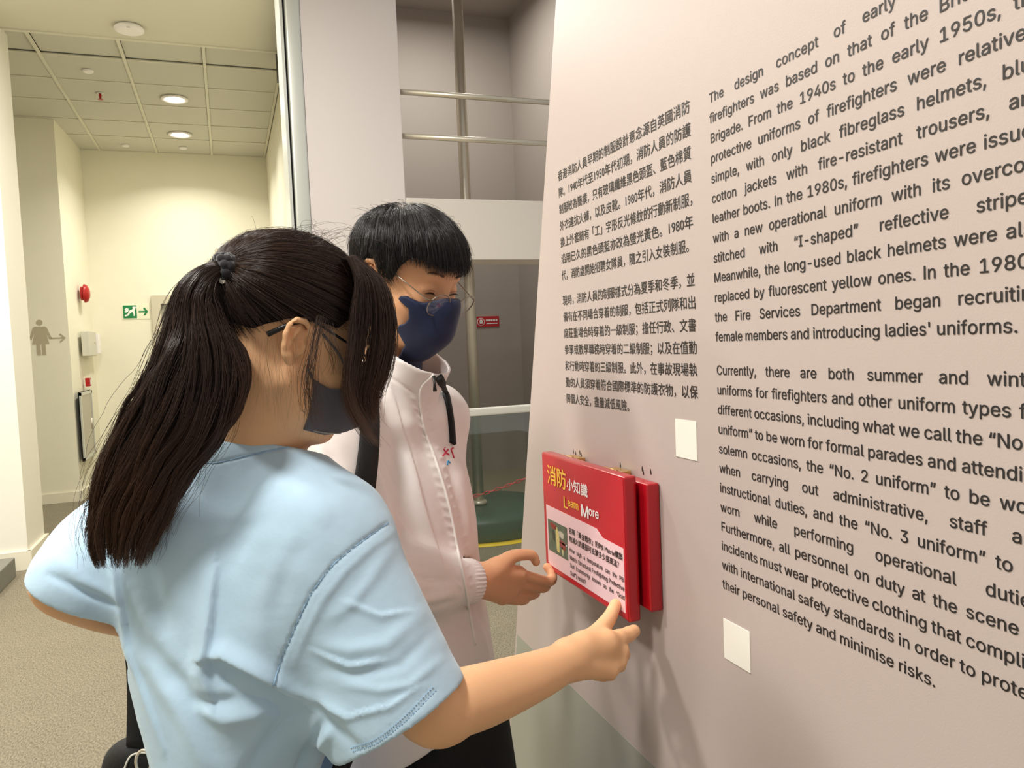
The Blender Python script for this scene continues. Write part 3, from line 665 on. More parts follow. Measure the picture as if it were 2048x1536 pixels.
def qmesh(name, V, Q, m, parent=None):
    me = bpy.data.meshes.new(name); me.vertices.add(len(V)); me.vertices.foreach_set('co', V.astype(np.float32).ravel())
    me.loops.add(len(Q)*4); me.loops.foreach_set('vertex_index', Q.astype(np.int32).ravel()); me.polygons.add(len(Q))
    me.polygons.foreach_set('loop_start', np.arange(0, len(Q)*4, 4, dtype=np.int32)); me.polygons.foreach_set('loop_total', np.full(len(Q), 4, np.int32))
    me.update(calc_edges=True); me.materials.append(m); me.polygons.foreach_set('use_smooth', [True]*len(Q)); me.validate()
    o = bpy.data.objects.new(name, me); COL.objects.link(o)
    if parent is not None: adopt(parent, o)
    return o
# cheap smooth noise: sum of warped sines
_ph = rng.uniform(0, 6.28, (6, 8)); _dir = rng.normal(size=(6, 8, 3)); _dir /= np.linalg.norm(_dir, axis=2)[..., None]
def wnoise(p, f, seed=0, warp=.6):
    q = p*f; d = _dir[seed % 6]; ph = _ph[seed % 6]
    w_ = np.stack([np.sin(q@d[i]*.8+ph[i]) for i in range(3)], 1)*warp; q = q+w_
    return sum(np.sin(q@d[i]*(1+.25*i)+ph[i]) for i in range(3, 8))/5
def seg_dist(px, py, poly):
    """signed distance (px) to polyline; sign by side of the nearest segment; also parameter"""
    best = np.full(len(px), 1e9); sg = np.ones(len(px)); par = np.zeros(len(px)); n = len(poly)-1
    for i in range(n):
        ax, ay = poly[i]; bx, by = poly[i+1]; dx, dy = bx-ax, by-ay; L2 = dx*dx+dy*dy; t = np.clip(((px-ax)*dx+(py-ay)*dy)/L2, 0, 1)
        qx, qy = px-(ax+t*dx), py-(ay+t*dy); d = np.hypot(qx, qy); m = d < best
        best = np.where(m, d, best); sg = np.where(m, np.sign(dx*qy-dy*qx), sg); par = np.where(m, (i+t)/n, par)
    return best, sg, par
def folds(V, N, lst):
    """cloth folds: each = (kind, polyline in picture pixels, width px, height m); only the side facing the camera is shaped"""
    v = V-CAM; dd = v@FF; px = 1024+FPX*(v@RR)/dd; py = 768-FPX*(v@UU)/dd; face = np.clip(-(N*v).sum(1)/np.linalg.norm(v, axis=1)*3, 0, 1); H = np.zeros(len(V))
    for kind, poly, wd, ht in lst:
        x0 = min(p[0] for p in poly)-4*wd; x1 = max(p[0] for p in poly)+4*wd; y0 = min(p[1] for p in poly)-4*wd; y1 = max(p[1] for p in poly)+4*wd
        m = (px > x0) & (px < x1) & (py > y0) & (py < y1) & (face > 0)
        if not m.any(): continue
        d, s, t = seg_dist(px[m], py[m], poly); env = np.sin(np.clip(t*.94+.03, 0, 1)*np.pi)**.5
        if kind == 'r': h = np.exp(-(d/wd)**2)                         # ridge (or groove when ht < 0)
        elif kind == 's': h = np.where(s > 0, np.exp(-(d/wd)**2), np.exp(-(d/(wd*.22))**2))   # ridge, steep on one side
        elif kind == 'g': h = np.exp(-(d/wd)**2); env = np.minimum(1, np.minimum(t, 1-t)*20+.3)  # seam groove, full length
        H[m] += ht*h*env
    return V+N*(H*face)[:, None]
def smoothpoly(P_, n=8):
    """Catmull-Rom through points"""
    P_ = [A(p) for p in P_]; P_ = [2*P_[0]-P_[1]]+P_+[2*P_[-1]-P_[-2]]; out = []
    for i in range(1, len(P_)-2):
        for j in range(n):
            t = j/n; a, b, c, d = P_[i-1:i+3]; out.append(.5*((2*b)+(c-a)*t+(2*a-5*b+4*c-d)*t*t+(3*b-a-3*c+d)*t**3))
    out.append(P_[-2]); return out
from mathutils.bvhtree import BVHTree
def bvh(V, Q): return BVHTree.FromPolygons(V.tolist(), Q.tolist())
def drape(tree, pts, n=6, lift=.0005, back=0.0):
    """pixel polyline -> 3-D points lying on a surface"""
    sp = smoothpoly([(*p, 0) for p in pts], n) if n > 1 else [A((*p, 0)) for p in pts]; out = []
    for q in sp:
        r = ray(q[0], q[1]); rn = Vector(r/np.linalg.norm(r)); h = tree.ray_cast(Vector(CAM), rn, 4.0)
        if h[0] is not None: out.append(np.array(h[0])+np.array(h[1] if h[1].dot(rn) < 0 else -h[1])*lift)
    return out
def hairobj(name, strands, radius, m, parent=None, tip=.25, kind=None):
    """strands: list of (n,3) arrays -> hair curves"""
    h = bpy.data.hair_curves.new(name); sizes = [len(s_) for s_ in strands]; h.add_curves(sizes)
    pos = np.concatenate(strands).astype(np.float32); h.position_data.foreach_set('vector', pos.ravel())
    rad = np.concatenate([radius*np.interp(np.linspace(0, 1, n), [0, .6, 1], [1, .9, tip]) for n in sizes]).astype(np.float32)
    at = h.attributes.get('radius') or h.attributes.new('radius', 'FLOAT', 'POINT'); at.data.foreach_set('value', rad)
    h.materials.append(m); o = bpy.data.objects.new(name, h); COL.objects.link(o)
    if parent is not None: adopt(parent, o)
    if kind: o['kind'] = kind
    return o
def hairmat(name, col, rough=.38, tipcol=None):
    m = mat(name, col, rough, spec=.45, coat=0.0); nt = m.node_tree; b = nt.nodes['Principled BSDF']
    hi = nt.nodes.new('ShaderNodeHairInfo'); mx = nt.nodes.new('ShaderNodeMix'); mx.data_type = 'RGBA'; c = b.inputs['Base Color'].default_value
    mx.inputs[6].default_value = (c[0]*.55, c[1]*.55, c[2]*.55, 1); mx.inputs[7].default_value = (c[0]*1.7, c[1]*1.6, c[2]*1.5, 1)
    nt.links.new(hi.outputs['Random'], mx.inputs[0]); src = mx.outputs[2]
    if tipcol:
        m2 = nt.nodes.new('ShaderNodeMix'); m2.data_type = 'RGBA'; t = [((v/255+.055)/1.055)**2.4 for v in tipcol]; m2.inputs[7].default_value = (*t, 1)
        r = nt.nodes.new('ShaderNodeMapRange'); r.inputs[1].default_value = .45; r.inputs[2].default_value = 1.0; r.inputs[4].default_value = .8
        nt.links.new(hi.outputs['Intercept'], r.inputs[0]); nt.links.new(r.outputs[0], m2.inputs[0]); nt.links.new(src, m2.inputs[6]); src = m2.outputs[2]
    nt.links.new(src, b.inputs['Base Color']); return m
SKIN = mat('skin_girl', (236, 186, 142), .48, bump=.00012, bscale=900, var=.05, vscale=14, sss=.25, spec=.35)
SKIN2 = mat('skin_boy', (226, 172, 132), .5, bump=.00012, bscale=900, var=.06, vscale=14, sss=.25, spec=.35)
HAIRG = hairmat('dark_brown_hair', (47, 35, 31), .28, (88, 60, 44)); HAIRB = hairmat('black_hair', (30, 28, 29), .27)
HCORE = mat('hair_underlayer', (22, 16, 15), .75, spec=.15)
NAIL = mat('fingernail', (246, 206, 186), .25, coat=.3)
LASH = mat('dark_lash', (28, 18, 16), .6)
def head_sdf(s, H, ear_sides=(-1, 1), top=.082):
    k = H.s
    def e(c, r, kk=.012, op='u', ax=None): s.ell(H.w(*c), A(r)*k, ax or (H.F, H.L, H.U), kk, op)
    e((-.006, 0, .050-(.082-top)*.6), (.096, .076, top)); e((.030, 0, -.012), (.060, .060, .082), .03); e((.045, 0, -.058), (.043, .044, .036), .03)
    s.ball(H.w(.078, 0, -.086), .015*k, .025)
    for g in (-1, 1): e((.055, g*.040, -.018), (.030, .022, .026), .02); s.cone(H.w(.004, g*.052, -.040), H.w(.062, g*.024, -.083), .014*k, .012*k, .022)
    s.cone(H.w(.080, -.026, .036), H.w(.080, .026, .036), .011*k, None, .014)
    for g in (-1, 1): s.ball(H.w(.100, g*.033, .016), .015*k, .012, 's')
    for g in (-1, 1): s.ell(H.w(.0745, g*.031, .013), A((.0135, .0165, .0125))*k, (H.F, H.L, H.U), .004)
    s.cone(H.w(.085, 0, .026), H.w(.104, 0, -.012), .0065*k, .0095*k, .012)
    for g in (-1, 1): s.ball(H.w(.097, g*.011, -.018), .008*k, .006)
    s.cone(H.w(.083, -.014, -.050), H.w(.083, .014, -.050), .009*k, None, .01)
    for g in ear_sides:
        def W(f, l, u): return H.w(-.004+f*.82, g*(.072+l*.9), u*.80+.002)
        s.ell(W(-.006, .006, 0), A((.0155, .005, .024))*k, (nrm(H.F*.94-H.L*g*.34), nrm(H.L*g*.94+H.F*.34), H.U), .006)
        hx = [(.010, .004, .018), (.009, .010, .027), (-.002, .0125, .0335), (-.014, .016, .031), (-.0215, .018, .020), (-.023, .018, .006), (-.018, .016, -.010), (-.010, .012, -.022)]
        s.chain([W(*q) for q in hx], [.0030*k, .0034*k, .0036*k, .0038*k, .0038*k, .0036*k, .0034*k, .0034*k], .002)
        s.chain([W(-.008, .011, -.020), W(-.002, .008, -.029)], [.0055*k, .0050*k], .005)
        s.chain([W(-.005, .012, .022), W(-.011, .015, .008), W(-.010, .0145, -.006)], [.0024*k, .003*k, .0026*k], .003)
        s.ell(W(.001, .013, -.002), A((.0085, .0075, .0115))*k, (H.F, H.L, H.U), .004, 's'); s.cone(W(.010, .003, -.008), W(.008, .006, -.001), .0042*k, .0042*k, .003)
        s.ell(W(-.016, .0175, .013), A((.0028, .003, .014))*k, (H.F, H.L, H.U), .002, 's')
def slerp(a, b, t):
    d = np.clip(a@b, -1, 1); om = math.acos(d)
    if om < 1e-4: return np.repeat(a[None], len(t), 0)
    return (np.sin((1-t)*om)[:, None]*a+np.sin(t*om)[:, None]*b)/math.sin(om)
def inpoly(x, y, poly):
    c = np.zeros(len(x), bool); n = len(poly)
    for i in range(n):
        x0, y0 = poly[i]; x1, y1 = poly[i-1]; m = ((y0 > y) != (y1 > y)) & (x < (x1-x0)*(y-y0)/((y1-y0) if y1 != y0 else 1e-9)+x0); c ^= m
    return c
def poly_sdf(u, v, poly):
    d, _, _ = seg_dist(u, v, list(poly)+[poly[0]]); return np.where(inpoly(u, v, poly), -d, d)
def hand_sdf(s, wrist, thumb, fingers, palm_k=.008, rw=.024):
    """wrist point, thumb = (pts, radii), fingers = list of (pts starting at knuckle, radii)"""
    w_ = A(wrist); m0 = A(fingers[0][0][0]); m3 = A(fingers[-1][0][0]); sp = nrm(m0-m3)
    for i, (pts, rs) in enumerate(fingers):
        s.cone(w_+sp*(.010-.0068*i), pts[0], rw*.66, rs[0]*1.18, .014)
    for i in range(len(fingers)-1): s.cone(fingers[i][0][0], fingers[i+1][0][0], fingers[i][1][0]*1.0, None, .005)
    for pts, rs in fingers:
        s.limb(pts, rs, .0035, n=4)
        for i in range(1, len(pts)-1): s.ball(pts[i], rs[i]*1.04, .002)
    tp, tr = thumb; s.cone(w_+sp*.006, tp[0], rw*.70, tr[0], .014); s.limb(tp, tr, .006, n=4)
    s.cone(tp[0], fingers[0][0][0], tr[0]*.85, fingers[0][1][0]*1.0, .016)
def nail(parent, tip, d, n, m=NAIL, r=.006):
    """a thin nail on a fingertip: d along finger, n outward normal"""
    d = nrm(d); n = nrm(n-d*(A(n)@d)); b = np.cross(n, d); g = []; f = []
    for i in range(5):
        for j in range(5):
            u, v = (i/4-.5)*2, (j/4-.5)*2; w_ = math.sqrt(max(0, 1-.25*max(0, v)**2)); g.append(A(tip)+b*u*r*.8*w_+d*v*r*1.15+n*(.0012-.0035*u*u-.001*v*v))
    for i in range(4):
        for j in range(4): a = i*5+j; f.append((a, a+1, a+6, a+5))
    o = meshobj('fingernail', g, f, m, None, True); adopt(parent, o); so = o.modifiers.new('t', 'SOLIDIFY'); so.thickness = .0006; return o
# ================================================================ PERSON 1: girl in the light blue T-shirt
import time; _T = time.time()
def T(s):
    global _T; print('TIME %s %.1f' % (s, time.time()-_T), flush=True); _T = time.time()
girl = empty('person', P(480, 1650, 1.03)*[1, 1, 0], 'girl with long dark ponytail, light blue T-shirt and grey mask, right hand on red board', 'person', None)
Hg = Frame(P(568, 695, .965), 30, 22)
TF = nrm(cv(.36, 0, .93)*[1, 1, 0]); TL = nrm(cv(-.93, 0, .36)*[1, 1, 0])       # torso forward / left
gs = Sdf(); head_sdf(gs, Hg, top=.074)
NECKG = (Hg.w(-.030, 0, -.030), P(520, 925, .99), .050, .053, .03); gs.cone(*NECKG)
SR, SL = P(668, 1085, .945), P(262, 1085, 1.02)
gs.cone(P(515, 965, 1.0), SR, .038, .040, .01); gs.cone(P(515, 965, 1.0), SL, .038, .038, .01)
gs.cone(P(480, 1060, 1.0), P(470, 1250, 1.02), .10, .09, .05); gs.cone(P(470, 1250, 1.02), P(475, 1500, 1.05), .085, .08, .05)
EL = P(858, 1416, .93)
gs.limb([SR, P(770, 1265, .93), EL, P(920, 1404, .965), P(980, 1386, 1.005), P(1075, 1350, 1.075), P(1136, 1321, 1.127)], [.046, .044, .041, .0405, .0395, .0325, .0272], .012)
hand_sdf(gs, P(1136, 1320, 1.128), ([P(1166, 1290, 1.145), P(1194, 1266, 1.178), P(1218, 1237, 1.213), P(1231, 1209, 1.240)], [.0165, .0138, .0118, .0090]), [
    ([P(1212, 1285, 1.165), P(1238, 1276, 1.185), P(1258, 1268, 1.203), P(1268, 1262, 1.212)], [.0140, .0128, .0114, .0100]),
    ([P(1240, 1300, 1.182), P(1248, 1310, 1.215), P(1228, 1318, 1.232), P(1208, 1322, 1.225)], [.0102, .0094, .0086, .0078]),
    ([P(1238, 1323, 1.176), P(1240, 1332, 1.206), P(1222, 1338, 1.220), P(1203, 1338, 1.212)], [.0098, .0090, .0083, .0075]),
    ([P(1220, 1343, 1.162), P(1222, 1350, 1.186), P(1206, 1353, 1.197), P(1190, 1352, 1.190)], [.0090, .0082, .0075, .0068])], rw=.0265)
gs.limb([SL, P(190, 1115, .97), P(121, 1164, .93), P(190, 1203, .97), P(265, 1230, 1.01), P(350, 1252, 1.075)], [.040, .037, .0345, .0335, .029, .024], .012)
hw = P(356, 1254, 1.08)
hand_sdf(gs, hw, ([P(372, 1245, 1.10), P(392, 1232, 1.12), P(410, 1226, 1.14)], [.013, .011, .009]), [([P(398+2*i, 1250+14*i, 1.135), P(418, 1252+14*i, 1.16), P(430, 1256+14*i, 1.165), P(440, 1262+13*i, 1.16)], [.0092, .0086, .008, .0072]) for i in range(4)], rw=.022)
hip = P(480, 1640, 1.04); hz = hip[2]
for g in (-1, 1):
    a = P(470, 1560, 1.06)*[1, 1, 0]+TL*g*.085; gs.chain([a+[0, 0, .66], a+[0, 0, .46], a+[0, 0, .09]], [.058, .048, .036], .02)
V, Q = gs.mesh(.0023, smooth=2); T('girl body %d' % len(V))
gbody = qmesh('body', V, Q, SKIN, girl); gtree = bvh(V, Q)
# nails on the thumb and index
tt = P(1231, 1206, 1.240); nail(girl, tt-nrm(FF)*.0088+UU*.0015, P(1231, 1206, 1.240)-P(1218, 1237, 1.213), -FF-RR*.25, r=.0056)
# ---- T-shirt
def rows_loft(s, rows, ax, k=.03, e=2.0):
    zs, cx, cy, ra, rb, an = [], [], [], [], [], []; fx_ = nrm(A([ax[0], ax[1], 0])); rr = nrm(RR*[1, 1, 0])
    ca = abs(fx_@rr); sa = math.sqrt(1-ca*ca)
    for y, xl, xr, d, b in rows:
        c = P((xl+xr)/2, y, d); hwid = (xr-xl)/2/FPX*d; a_ = math.sqrt(max(hwid**2-(b*sa)**2, .02**2))/ca
        zs.append(c[2]); cx.append(c[0]); cy.append(c[1]); ra.append(a_); rb.append(b); an.append(math.atan2(fx_[1], fx_[0]))
    o = np.argsort(zs); f = [np.array(v)[o] for v in (zs, cx, cy, ra, rb, an)]; zi = np.linspace(f[0][0], f[0][-1], 60)
    def sm(v):
        q = np.interp(zi, f[0], v); kx = np.ones(7)/7; return np.convolve(np.pad(q, 3, 'edge'), kx, 'valid')
    return s.loft(zi, sm(f[1]), sm(f[2]), sm(f[3]), sm(f[4]), sm(f[5]), k=k, e=e)
sh = Sdf()
rows_loft(sh, [(1010, 262, 705, .99, .075), (1080, 228, 750, .985, .098), (1180, 232, 742, .985, .112), (1280, 262, 700, .985, .118), (1380, 306, 655, .985, .118), (1480, 346, 645, .99, .12), (1560, 372, 655, 1.0, .125), (1700, 380, 672, 1.02, .13), (1760, 375, 680, 1.03, .132)], TL, .05, 2.3)
sh.cone(P(514, 948, .995), P(652, 1072, .96), .073, .078, .04); sh.cone(P(500, 948, .995), P(262, 1080, 1.02), .073, .066, .04)
sh.cone(P(655, 1110, .95), P(822, 1445, .925), .083, .0790, .03); sh.cone(P(607, 1285, .96), P(768, 1470, .945), .060, .052, .06)
sh.cone(P(270, 1080, 1.02), P(150, 1164, .925), .066, .0500, .04); sh.cone(P(200, 1120, .96), P(165, 1230, .94), .055, .050, .04)
for g in (-1, 1): sh.ell(P(450-120*g, 1120, .92), A((.07, .035, .09)), (TL, TF, A([0, 0, 1.0])), .05)   # shoulder blades
sh._add(None, [0, 0, 0], 1e9, 'shell', .006); sh.pr[-1] = (lambda p: np.zeros(len(p)), A([0, 0, 0]), 1e9, 'shell', .006)
hc = P(812, 1432, .93); hn = nrm(P(812, 1432, .925)-P(655, 1110, .95)); hn = nrm(hn+RR*.10-UU*.02)
sh.local_cut(hc, hn, hc+hn*.10, .17)
lc = P(153, 1198, .925); ln_ = nrm(cv(-.45, -.89, -.05)); sh.local_cut(lc, ln_, lc+ln_*.070, .094)
nc = P(495, 880, .922); sh.local_cut(nc, nrm(A([0, 0, 1.0])+TF*.35), nc+A([0, 0, .06])+TF*.085, .14)
bot = P(500, 1745, 1.02); sh.plane(bot, [0, 0, -1.0])
V, Q = sh.mesh(.0031, smooth=2); N = vnormals(V, Q)
V = V+N*(wnoise(V, 22, 1)*.0016+wnoise(V, 60, 2)*.0006)[:, None]
FOLD = [('g', [(355, 927), (433, 926), (496, 911), (560, 897), (600, 893)], 2.6, -.0018),
 ('g', [(776, 1046), (722, 1084), (668, 1128), (622, 1188), (590, 1255), (562, 1322), (546, 1372)], 3.2, -.0030), ('r', [(790, 1062), (740, 1096), (690, 1142), (648, 1196), (614, 1262), (586, 1330)], 9, .0022),
 ('g', [(706, 1503), (755, 1485), (812, 1441), (874, 1378)], 2.2, -.0016), ('g', [(700, 1494), (750, 1477), (806, 1433), (866, 1370)], 2.0, -.0010),
 ('s', [(226, 1120), (240, 1190), (258, 1275), (290, 1380), (330, 1500)], 14, .006),
 ('s', [(432, 1130), (424, 1230), (416, 1300), (410, 1345), (424, 1400)], 26, .010), ('s', [(600, 1408), (556, 1376), (505, 1340), (450, 1312), (418, 1318)], 22, .014),
 ('r', [(440, 1345), (500, 1375), (560, 1400), (600, 1420)], 22, -.014), ('r', [(600, 1405), (560, 1455), (520, 1510), (490, 1560)], 16, -.008), ('r', [(400, 1425), (450, 1440), (510, 1430), (545, 1405)], 16, .006), ('r', [(390, 1400), (440, 1405), (480, 1400)], 14, -.005),
 ('r', [(262, 1290), (310, 1340), (360, 1420), (420, 1540)], 20, .006), ('r', [(300, 1300), (360, 1370), (400, 1440), (440, 1530)], 20, -.005), ('r', [(270, 1180), (310, 1260), (360, 1330)], 20, .004),
 ('r', [(600, 960), (560, 1010), (500, 1060), (470, 1120)], 26, -.003), ('r', [(660, 1010), (590, 1090), (540, 1180), (520, 1280)], 28, .004), ('r', [(620, 1060), (570, 1140), (545, 1230)], 22, -.004),
 ('r', [(780, 1100), (740, 1160), (700, 1210), (660, 1240)], 14, .003), ('r', [(840, 1230), (770, 1290), (700, 1300), (640, 1290)], 16, .004), ('r', [(860, 1270), (800, 1330), (720, 1350), (650, 1340)], 12, -.003), ('r', [(880, 1320), (820, 1370), (760, 1380), (690, 1370)], 10, .003), ('s', [(630, 1300), (700, 1330), (760, 1320)], 12, .004), ('s', [(640, 1400), (700, 1430), (780, 1410), (840, 1370)], 11, .0035), ('s', [(690, 1200), (760, 1230), (820, 1220)], 12, .0035), ('r', [(720, 1480), (690, 1430), (640, 1400), (590, 1385)], 14, .004),
 ('r', [(620, 1380), (655, 1440), (720, 1500)], 12, -.004), ('r', [(120, 1120), (160, 1160), (235, 1195)], 14, .004), ('r', [(100, 1150), (170, 1185), (240, 1212)], 8, -.005), ('r', [(300, 1120), (310, 1200), (330, 1280)], 22, -.004), ('r', [(660, 1460), (640, 1500), (620, 1540)], 10, .006), ('r', [(640, 1450), (615, 1500), (590, 1550)], 8, -.006)]
V = folds(V, vnormals(V, Q), FOLD)
SHM = mat('light_blue_cotton', (188, 218, 240), .85, bump=.0007, bscale=55, var=.035, vscale=35, sheen=.25, spec=.2)
shirt = qmesh('tshirt', V, Q, SHM, girl); stree = bvh(V, Q); T('shirt %d' % len(V))
STI = mat('blue_stitching', (150, 186, 216), .8)
for nm, pts, r in (('sleeve_seam', [(776, 1046), (722, 1084), (668, 1128), (622, 1188), (590, 1255), (562, 1322), (546, 1372)], .0009), ('collar_seam', [(365, 926), (433, 926), (496, 911), (560, 897), (592, 892)], .0008)):
    o = tube(nm, drape(stree, pts, 8, .0004), r, STI, None, 6); o.parent = shirt; o.matrix_parent_inverse = shirt.matrix_world.inverted()
for pts in ([(706, 1503), (755, 1485), (812, 1441), (874, 1378)], [(702, 1496), (752, 1478), (808, 1434), (868, 1372)]):
    L_ = drape(stree, pts, 26, .0006); bm = bmesh.new()
    for i in range(0, len(L_)-1, 2): add_tube(bm, [L_[i], (L_[i]+L_[i+1])/2, L_[i+1]], .0006, 4)
    o = bmobj('hem_stitches', bm, STI); o.parent = shirt; o.matrix_parent_inverse = shirt.matrix_world.inverted(); o['kind'] = 'stuff'
# ---- jeans and shoes
def trousers(name, hipc, topz, ax, fw, m, parent, r0=(.165, .125), leg=.095, sep=.088, foot=.0, cuff=.06):
    s = Sdf(); c = A(hipc); an = math.atan2(ax[1], ax[0])
    s.loft([topz-.26, topz-.16, topz-.05, topz], [c[0]]*4, [c[1]]*4, [r0[0]*.98, r0[0], r0[0]*.95, r0[0]*.86], [r0[1], r0[1]*1.04, r0[1]*.97, r0[1]*.9], [an]*4, .03)
    for g in (-1, 1):
        a = A([c[0], c[1], topz-.24])+A(ax)*sep*g; kn = A([a[0], a[1], .46]); an_ = A([a[0]-fw[0]*foot, a[1]-fw[1]*foot, .10])
        s.cone(a, kn, leg, leg*.78, .03); s.cone(kn, an_, leg*.78, cuff, .02)
    s.plane([0, 0, .075], [0, 0, -1.0]); s.plane([0, 0, topz], [0, 0, 1.0])
    V, Q = s.mesh(.006, smooth=2); N = vnormals(V, Q); V = V+N*(wnoise(V*[1, 1, .45], 26, 3)*.003)[:, None]
    o = qmesh(name, V, Q, m, parent)
    return o
def shoe(parent, c, fw, m, sole):
    c = A(c); fw = nrm(fw); sd = np.cross([0, 0, 1.0], fw); s = Sdf()
    s.cone(c+fw*-.05+A([0, 0, .045]), c+fw*.04+A([0, 0, .04]), .040, .038, .01); s.cone(c+fw*.04+A([0, 0, .035]), c+fw*.125+A([0, 0, .028]), .040, .030, .02); s.cone(c+fw*-.05+A([0, 0, .045]), c+fw*-.04+A([0, 0, .085]), .040, .040, .02)
    s.plane([0, 0, .018], [0, 0, -1.0]); V, Q = s.mesh(.004, smooth=1); o = qmesh('shoe', V, Q, m, parent)
    prof = [(c+fw*t+sd*w_)[:2] for t, w_ in ((-.09, -.02), (-.06, -.040), (.04, -.046), (.12, -.036), (.155, -.012), (.155, .012), (.12, .036), (.04, .046), (-.06, .040), (-.09, .02))]
    b = prism('sole', prof, 'Z', 0.0005, .02, sole); b.parent = o; b.matrix_parent_inverse = o.matrix_world.inverted()
JEAN = mat('light_blue_denim', (116, 152, 196), .8, bump=.0006, bscale=300, var=.12, vscale=12)
WSH = mat('white_shoe', (225, 225, 222), .5); SOLE = mat('rubber_sole', (200, 198, 190), .7)
hipxy = P(470, 1560, 1.06)
trousers('jeans', hipxy, P(470, 1420, 1.04)[2], TL, TF, JEAN, girl, (.165, .115))
for g in (-1, 1): shoe(girl, [*(hipxy+TL*.088*g)[:2], 0], TF, WSH, SOLE)
# ---- mask
def sag(H, px, l=-.045):
    o = H.w(0, l, 0); out = []
    for x, y in px:
        r = ray(x, y); t = ((o-CAM)@H.L)/(r@H.L); q = H.loc(CAM+r*t); out.append((q[0], q[1+1]))
    return out
def mask(name, H, poly, m, parent, h=.0018, bulge=.0, neck=None):
    s = Sdf(); head_sdf(s, H, ()); s.cone(*neck); s.ell(H.w(.074+bulge, 0, -.034), (.042, .043, .055), (H.F, H.L, H.U), .02); s.cone(H.w(.108, 0, -.005), H.w(.105, 0, -.055), .009, .012, .03); s.cone(H.w(.100, 0, -.055), H.w(.072, 0, -.098), .012, .016, .03)
    s._add(lambda p: np.full(len(p), -.0045), [0, 0, 0], 1e9, 'off', 0)
    def f(p): q = H.loc(p); return poly_sdf(q[:, 0], q[:, 2], poly)
    s._add(f, [0, 0, 0], 1e9, 'i', .003); lo = H.w(.04, 0, -.05)-.14; V, Q = s.mesh(h, lo, lo+.28, 1)
    return qmesh(name, V, Q, m, parent), V, Q
GPX = [(621, 757), (634, 766), (652, 776), (680, 778), (705, 752), (735, 728), (800, 715), (830, 800), (760, 850), (700, 868), (655, 872), (610, 861), (617, 810)]
mg, V, Q = mask('face_mask', Hg, sag(Hg, GPX, -.05), mat('charcoal_mask_fabric', (88, 84, 90), .8, bump=.0003, bscale=500, sheen=.2), girl, neck=NECKG); mtree = bvh(V, Q)
mg['label'] = 'charcoal grey fabric face mask'
MST = mat('mask_strap', (92, 88, 94), .7)
for pts in ([(614, 734), (619, 745), (626, 760)], [(645, 668), (660, 686), (676, 708), (694, 744)]):
    q_ = drape(gtree, pts, 6, .0012)
    if len(q_) > 2: adopt(girl, tube('ear_loop', q_, .0015, MST))
L_ = drape(mtree, [(628, 861), (650, 865), (680, 866), (705, 862)], 14, .0006)
bm = bmesh.new()
for i in range(len(L_)-1): add_tube(bm, [L_[i], L_[i]*.45+L_[i+1]*.55], .0009, 5)
if len(L_) > 3:
    o = bmobj('mask_edge_stitches', bm, mat('pale_thread', (196, 188, 180), .6)); o.parent = mg; o.matrix_parent_inverse = mg.matrix_world.inverted(); o['kind'] = 'stuff'
# ---- glasses
def glasses(parent, H, m, rim, lens_r, cF, cL, cU, earF, tip, tilt=0.0, wire=.0012, nm='glasses', label=None, ovl=1.0):
    g = bpy.data.objects.new(nm, None); COL.objects.link(g); g.location = tuple(H.w(cF, 0, cU)); bpy.context.view_layer.update()
    if label: g['label'] = label
    for sd in (-1, 1):
        n = nrm(H.F*1.0+H.L*.10*sd-H.U*tilt); u = nrm(H.L-n*(H.L@n)); v = np.cross(n, u); c = H.w(cF, cL*sd, cU)
        ring = [c+u*math.cos(a)*lens_r+v*math.sin(a)*lens_r*ovl for a in np.linspace(0, 2*math.pi, 41)]
        adopt(g, tube('rim', ring, rim, m, None, 8))
        f = [[i, (i+1) % 40, 40] for i in range(40)]; o = meshobj('lens', ring[:40]+[c+n*.0012], f, M['lens'], None, True); adopt(g, o); sm_ = o.modifiers.new('t', 'SOLIDIFY'); sm_.thickness = .0012
        hg_ = c+u*sd*lens_r*.98+v*lens_r*.35; back = H.w(earF, .079*sd, .034); adopt(g, tube('temple', [hg_, hg_+u*sd*.006-H.F*.004, (hg_+back)/2+H.L*sd*.006, back], wire, m, None, 8)); adopt(g, tube('temple_tip', [back, back*.5+H.w(tip[0], .083*sd, tip[1])*.5+H.U*.004, H.w(tip[0], .080*sd, tip[1])], [wire*1.3, wire*1.7, wire*2.1], M['black'] if label and 'black' in label else m, None, 8))
        adopt(g, tube('nose_pad', [c-u*sd*lens_r*.9-v*.004, c-u*sd*(lens_r+.002)-v*.008-n*.006], .0016, m, None, 6))
    a, b = H.w(cF, -cL, cU), H.w(cF, cL, cU); d = nrm(b-a); adopt(g, tube('bridge', [a+d*lens_r*.95+H.U*.006, (a+b)/2+H.U*.011+H.F*.004, b-d*lens_r*.95+H.U*.006], wire, m, None, 8))
    adopt(parent, g); return g
BLK = mat('black_metal', (22, 20, 22), .3, .6)
glasses(girl, Hg, BLK, .0014, .0235, .108, .034, .004, .002, (-.040, .0), .05, .0016, label='black thin framed glasses', ovl=.85)
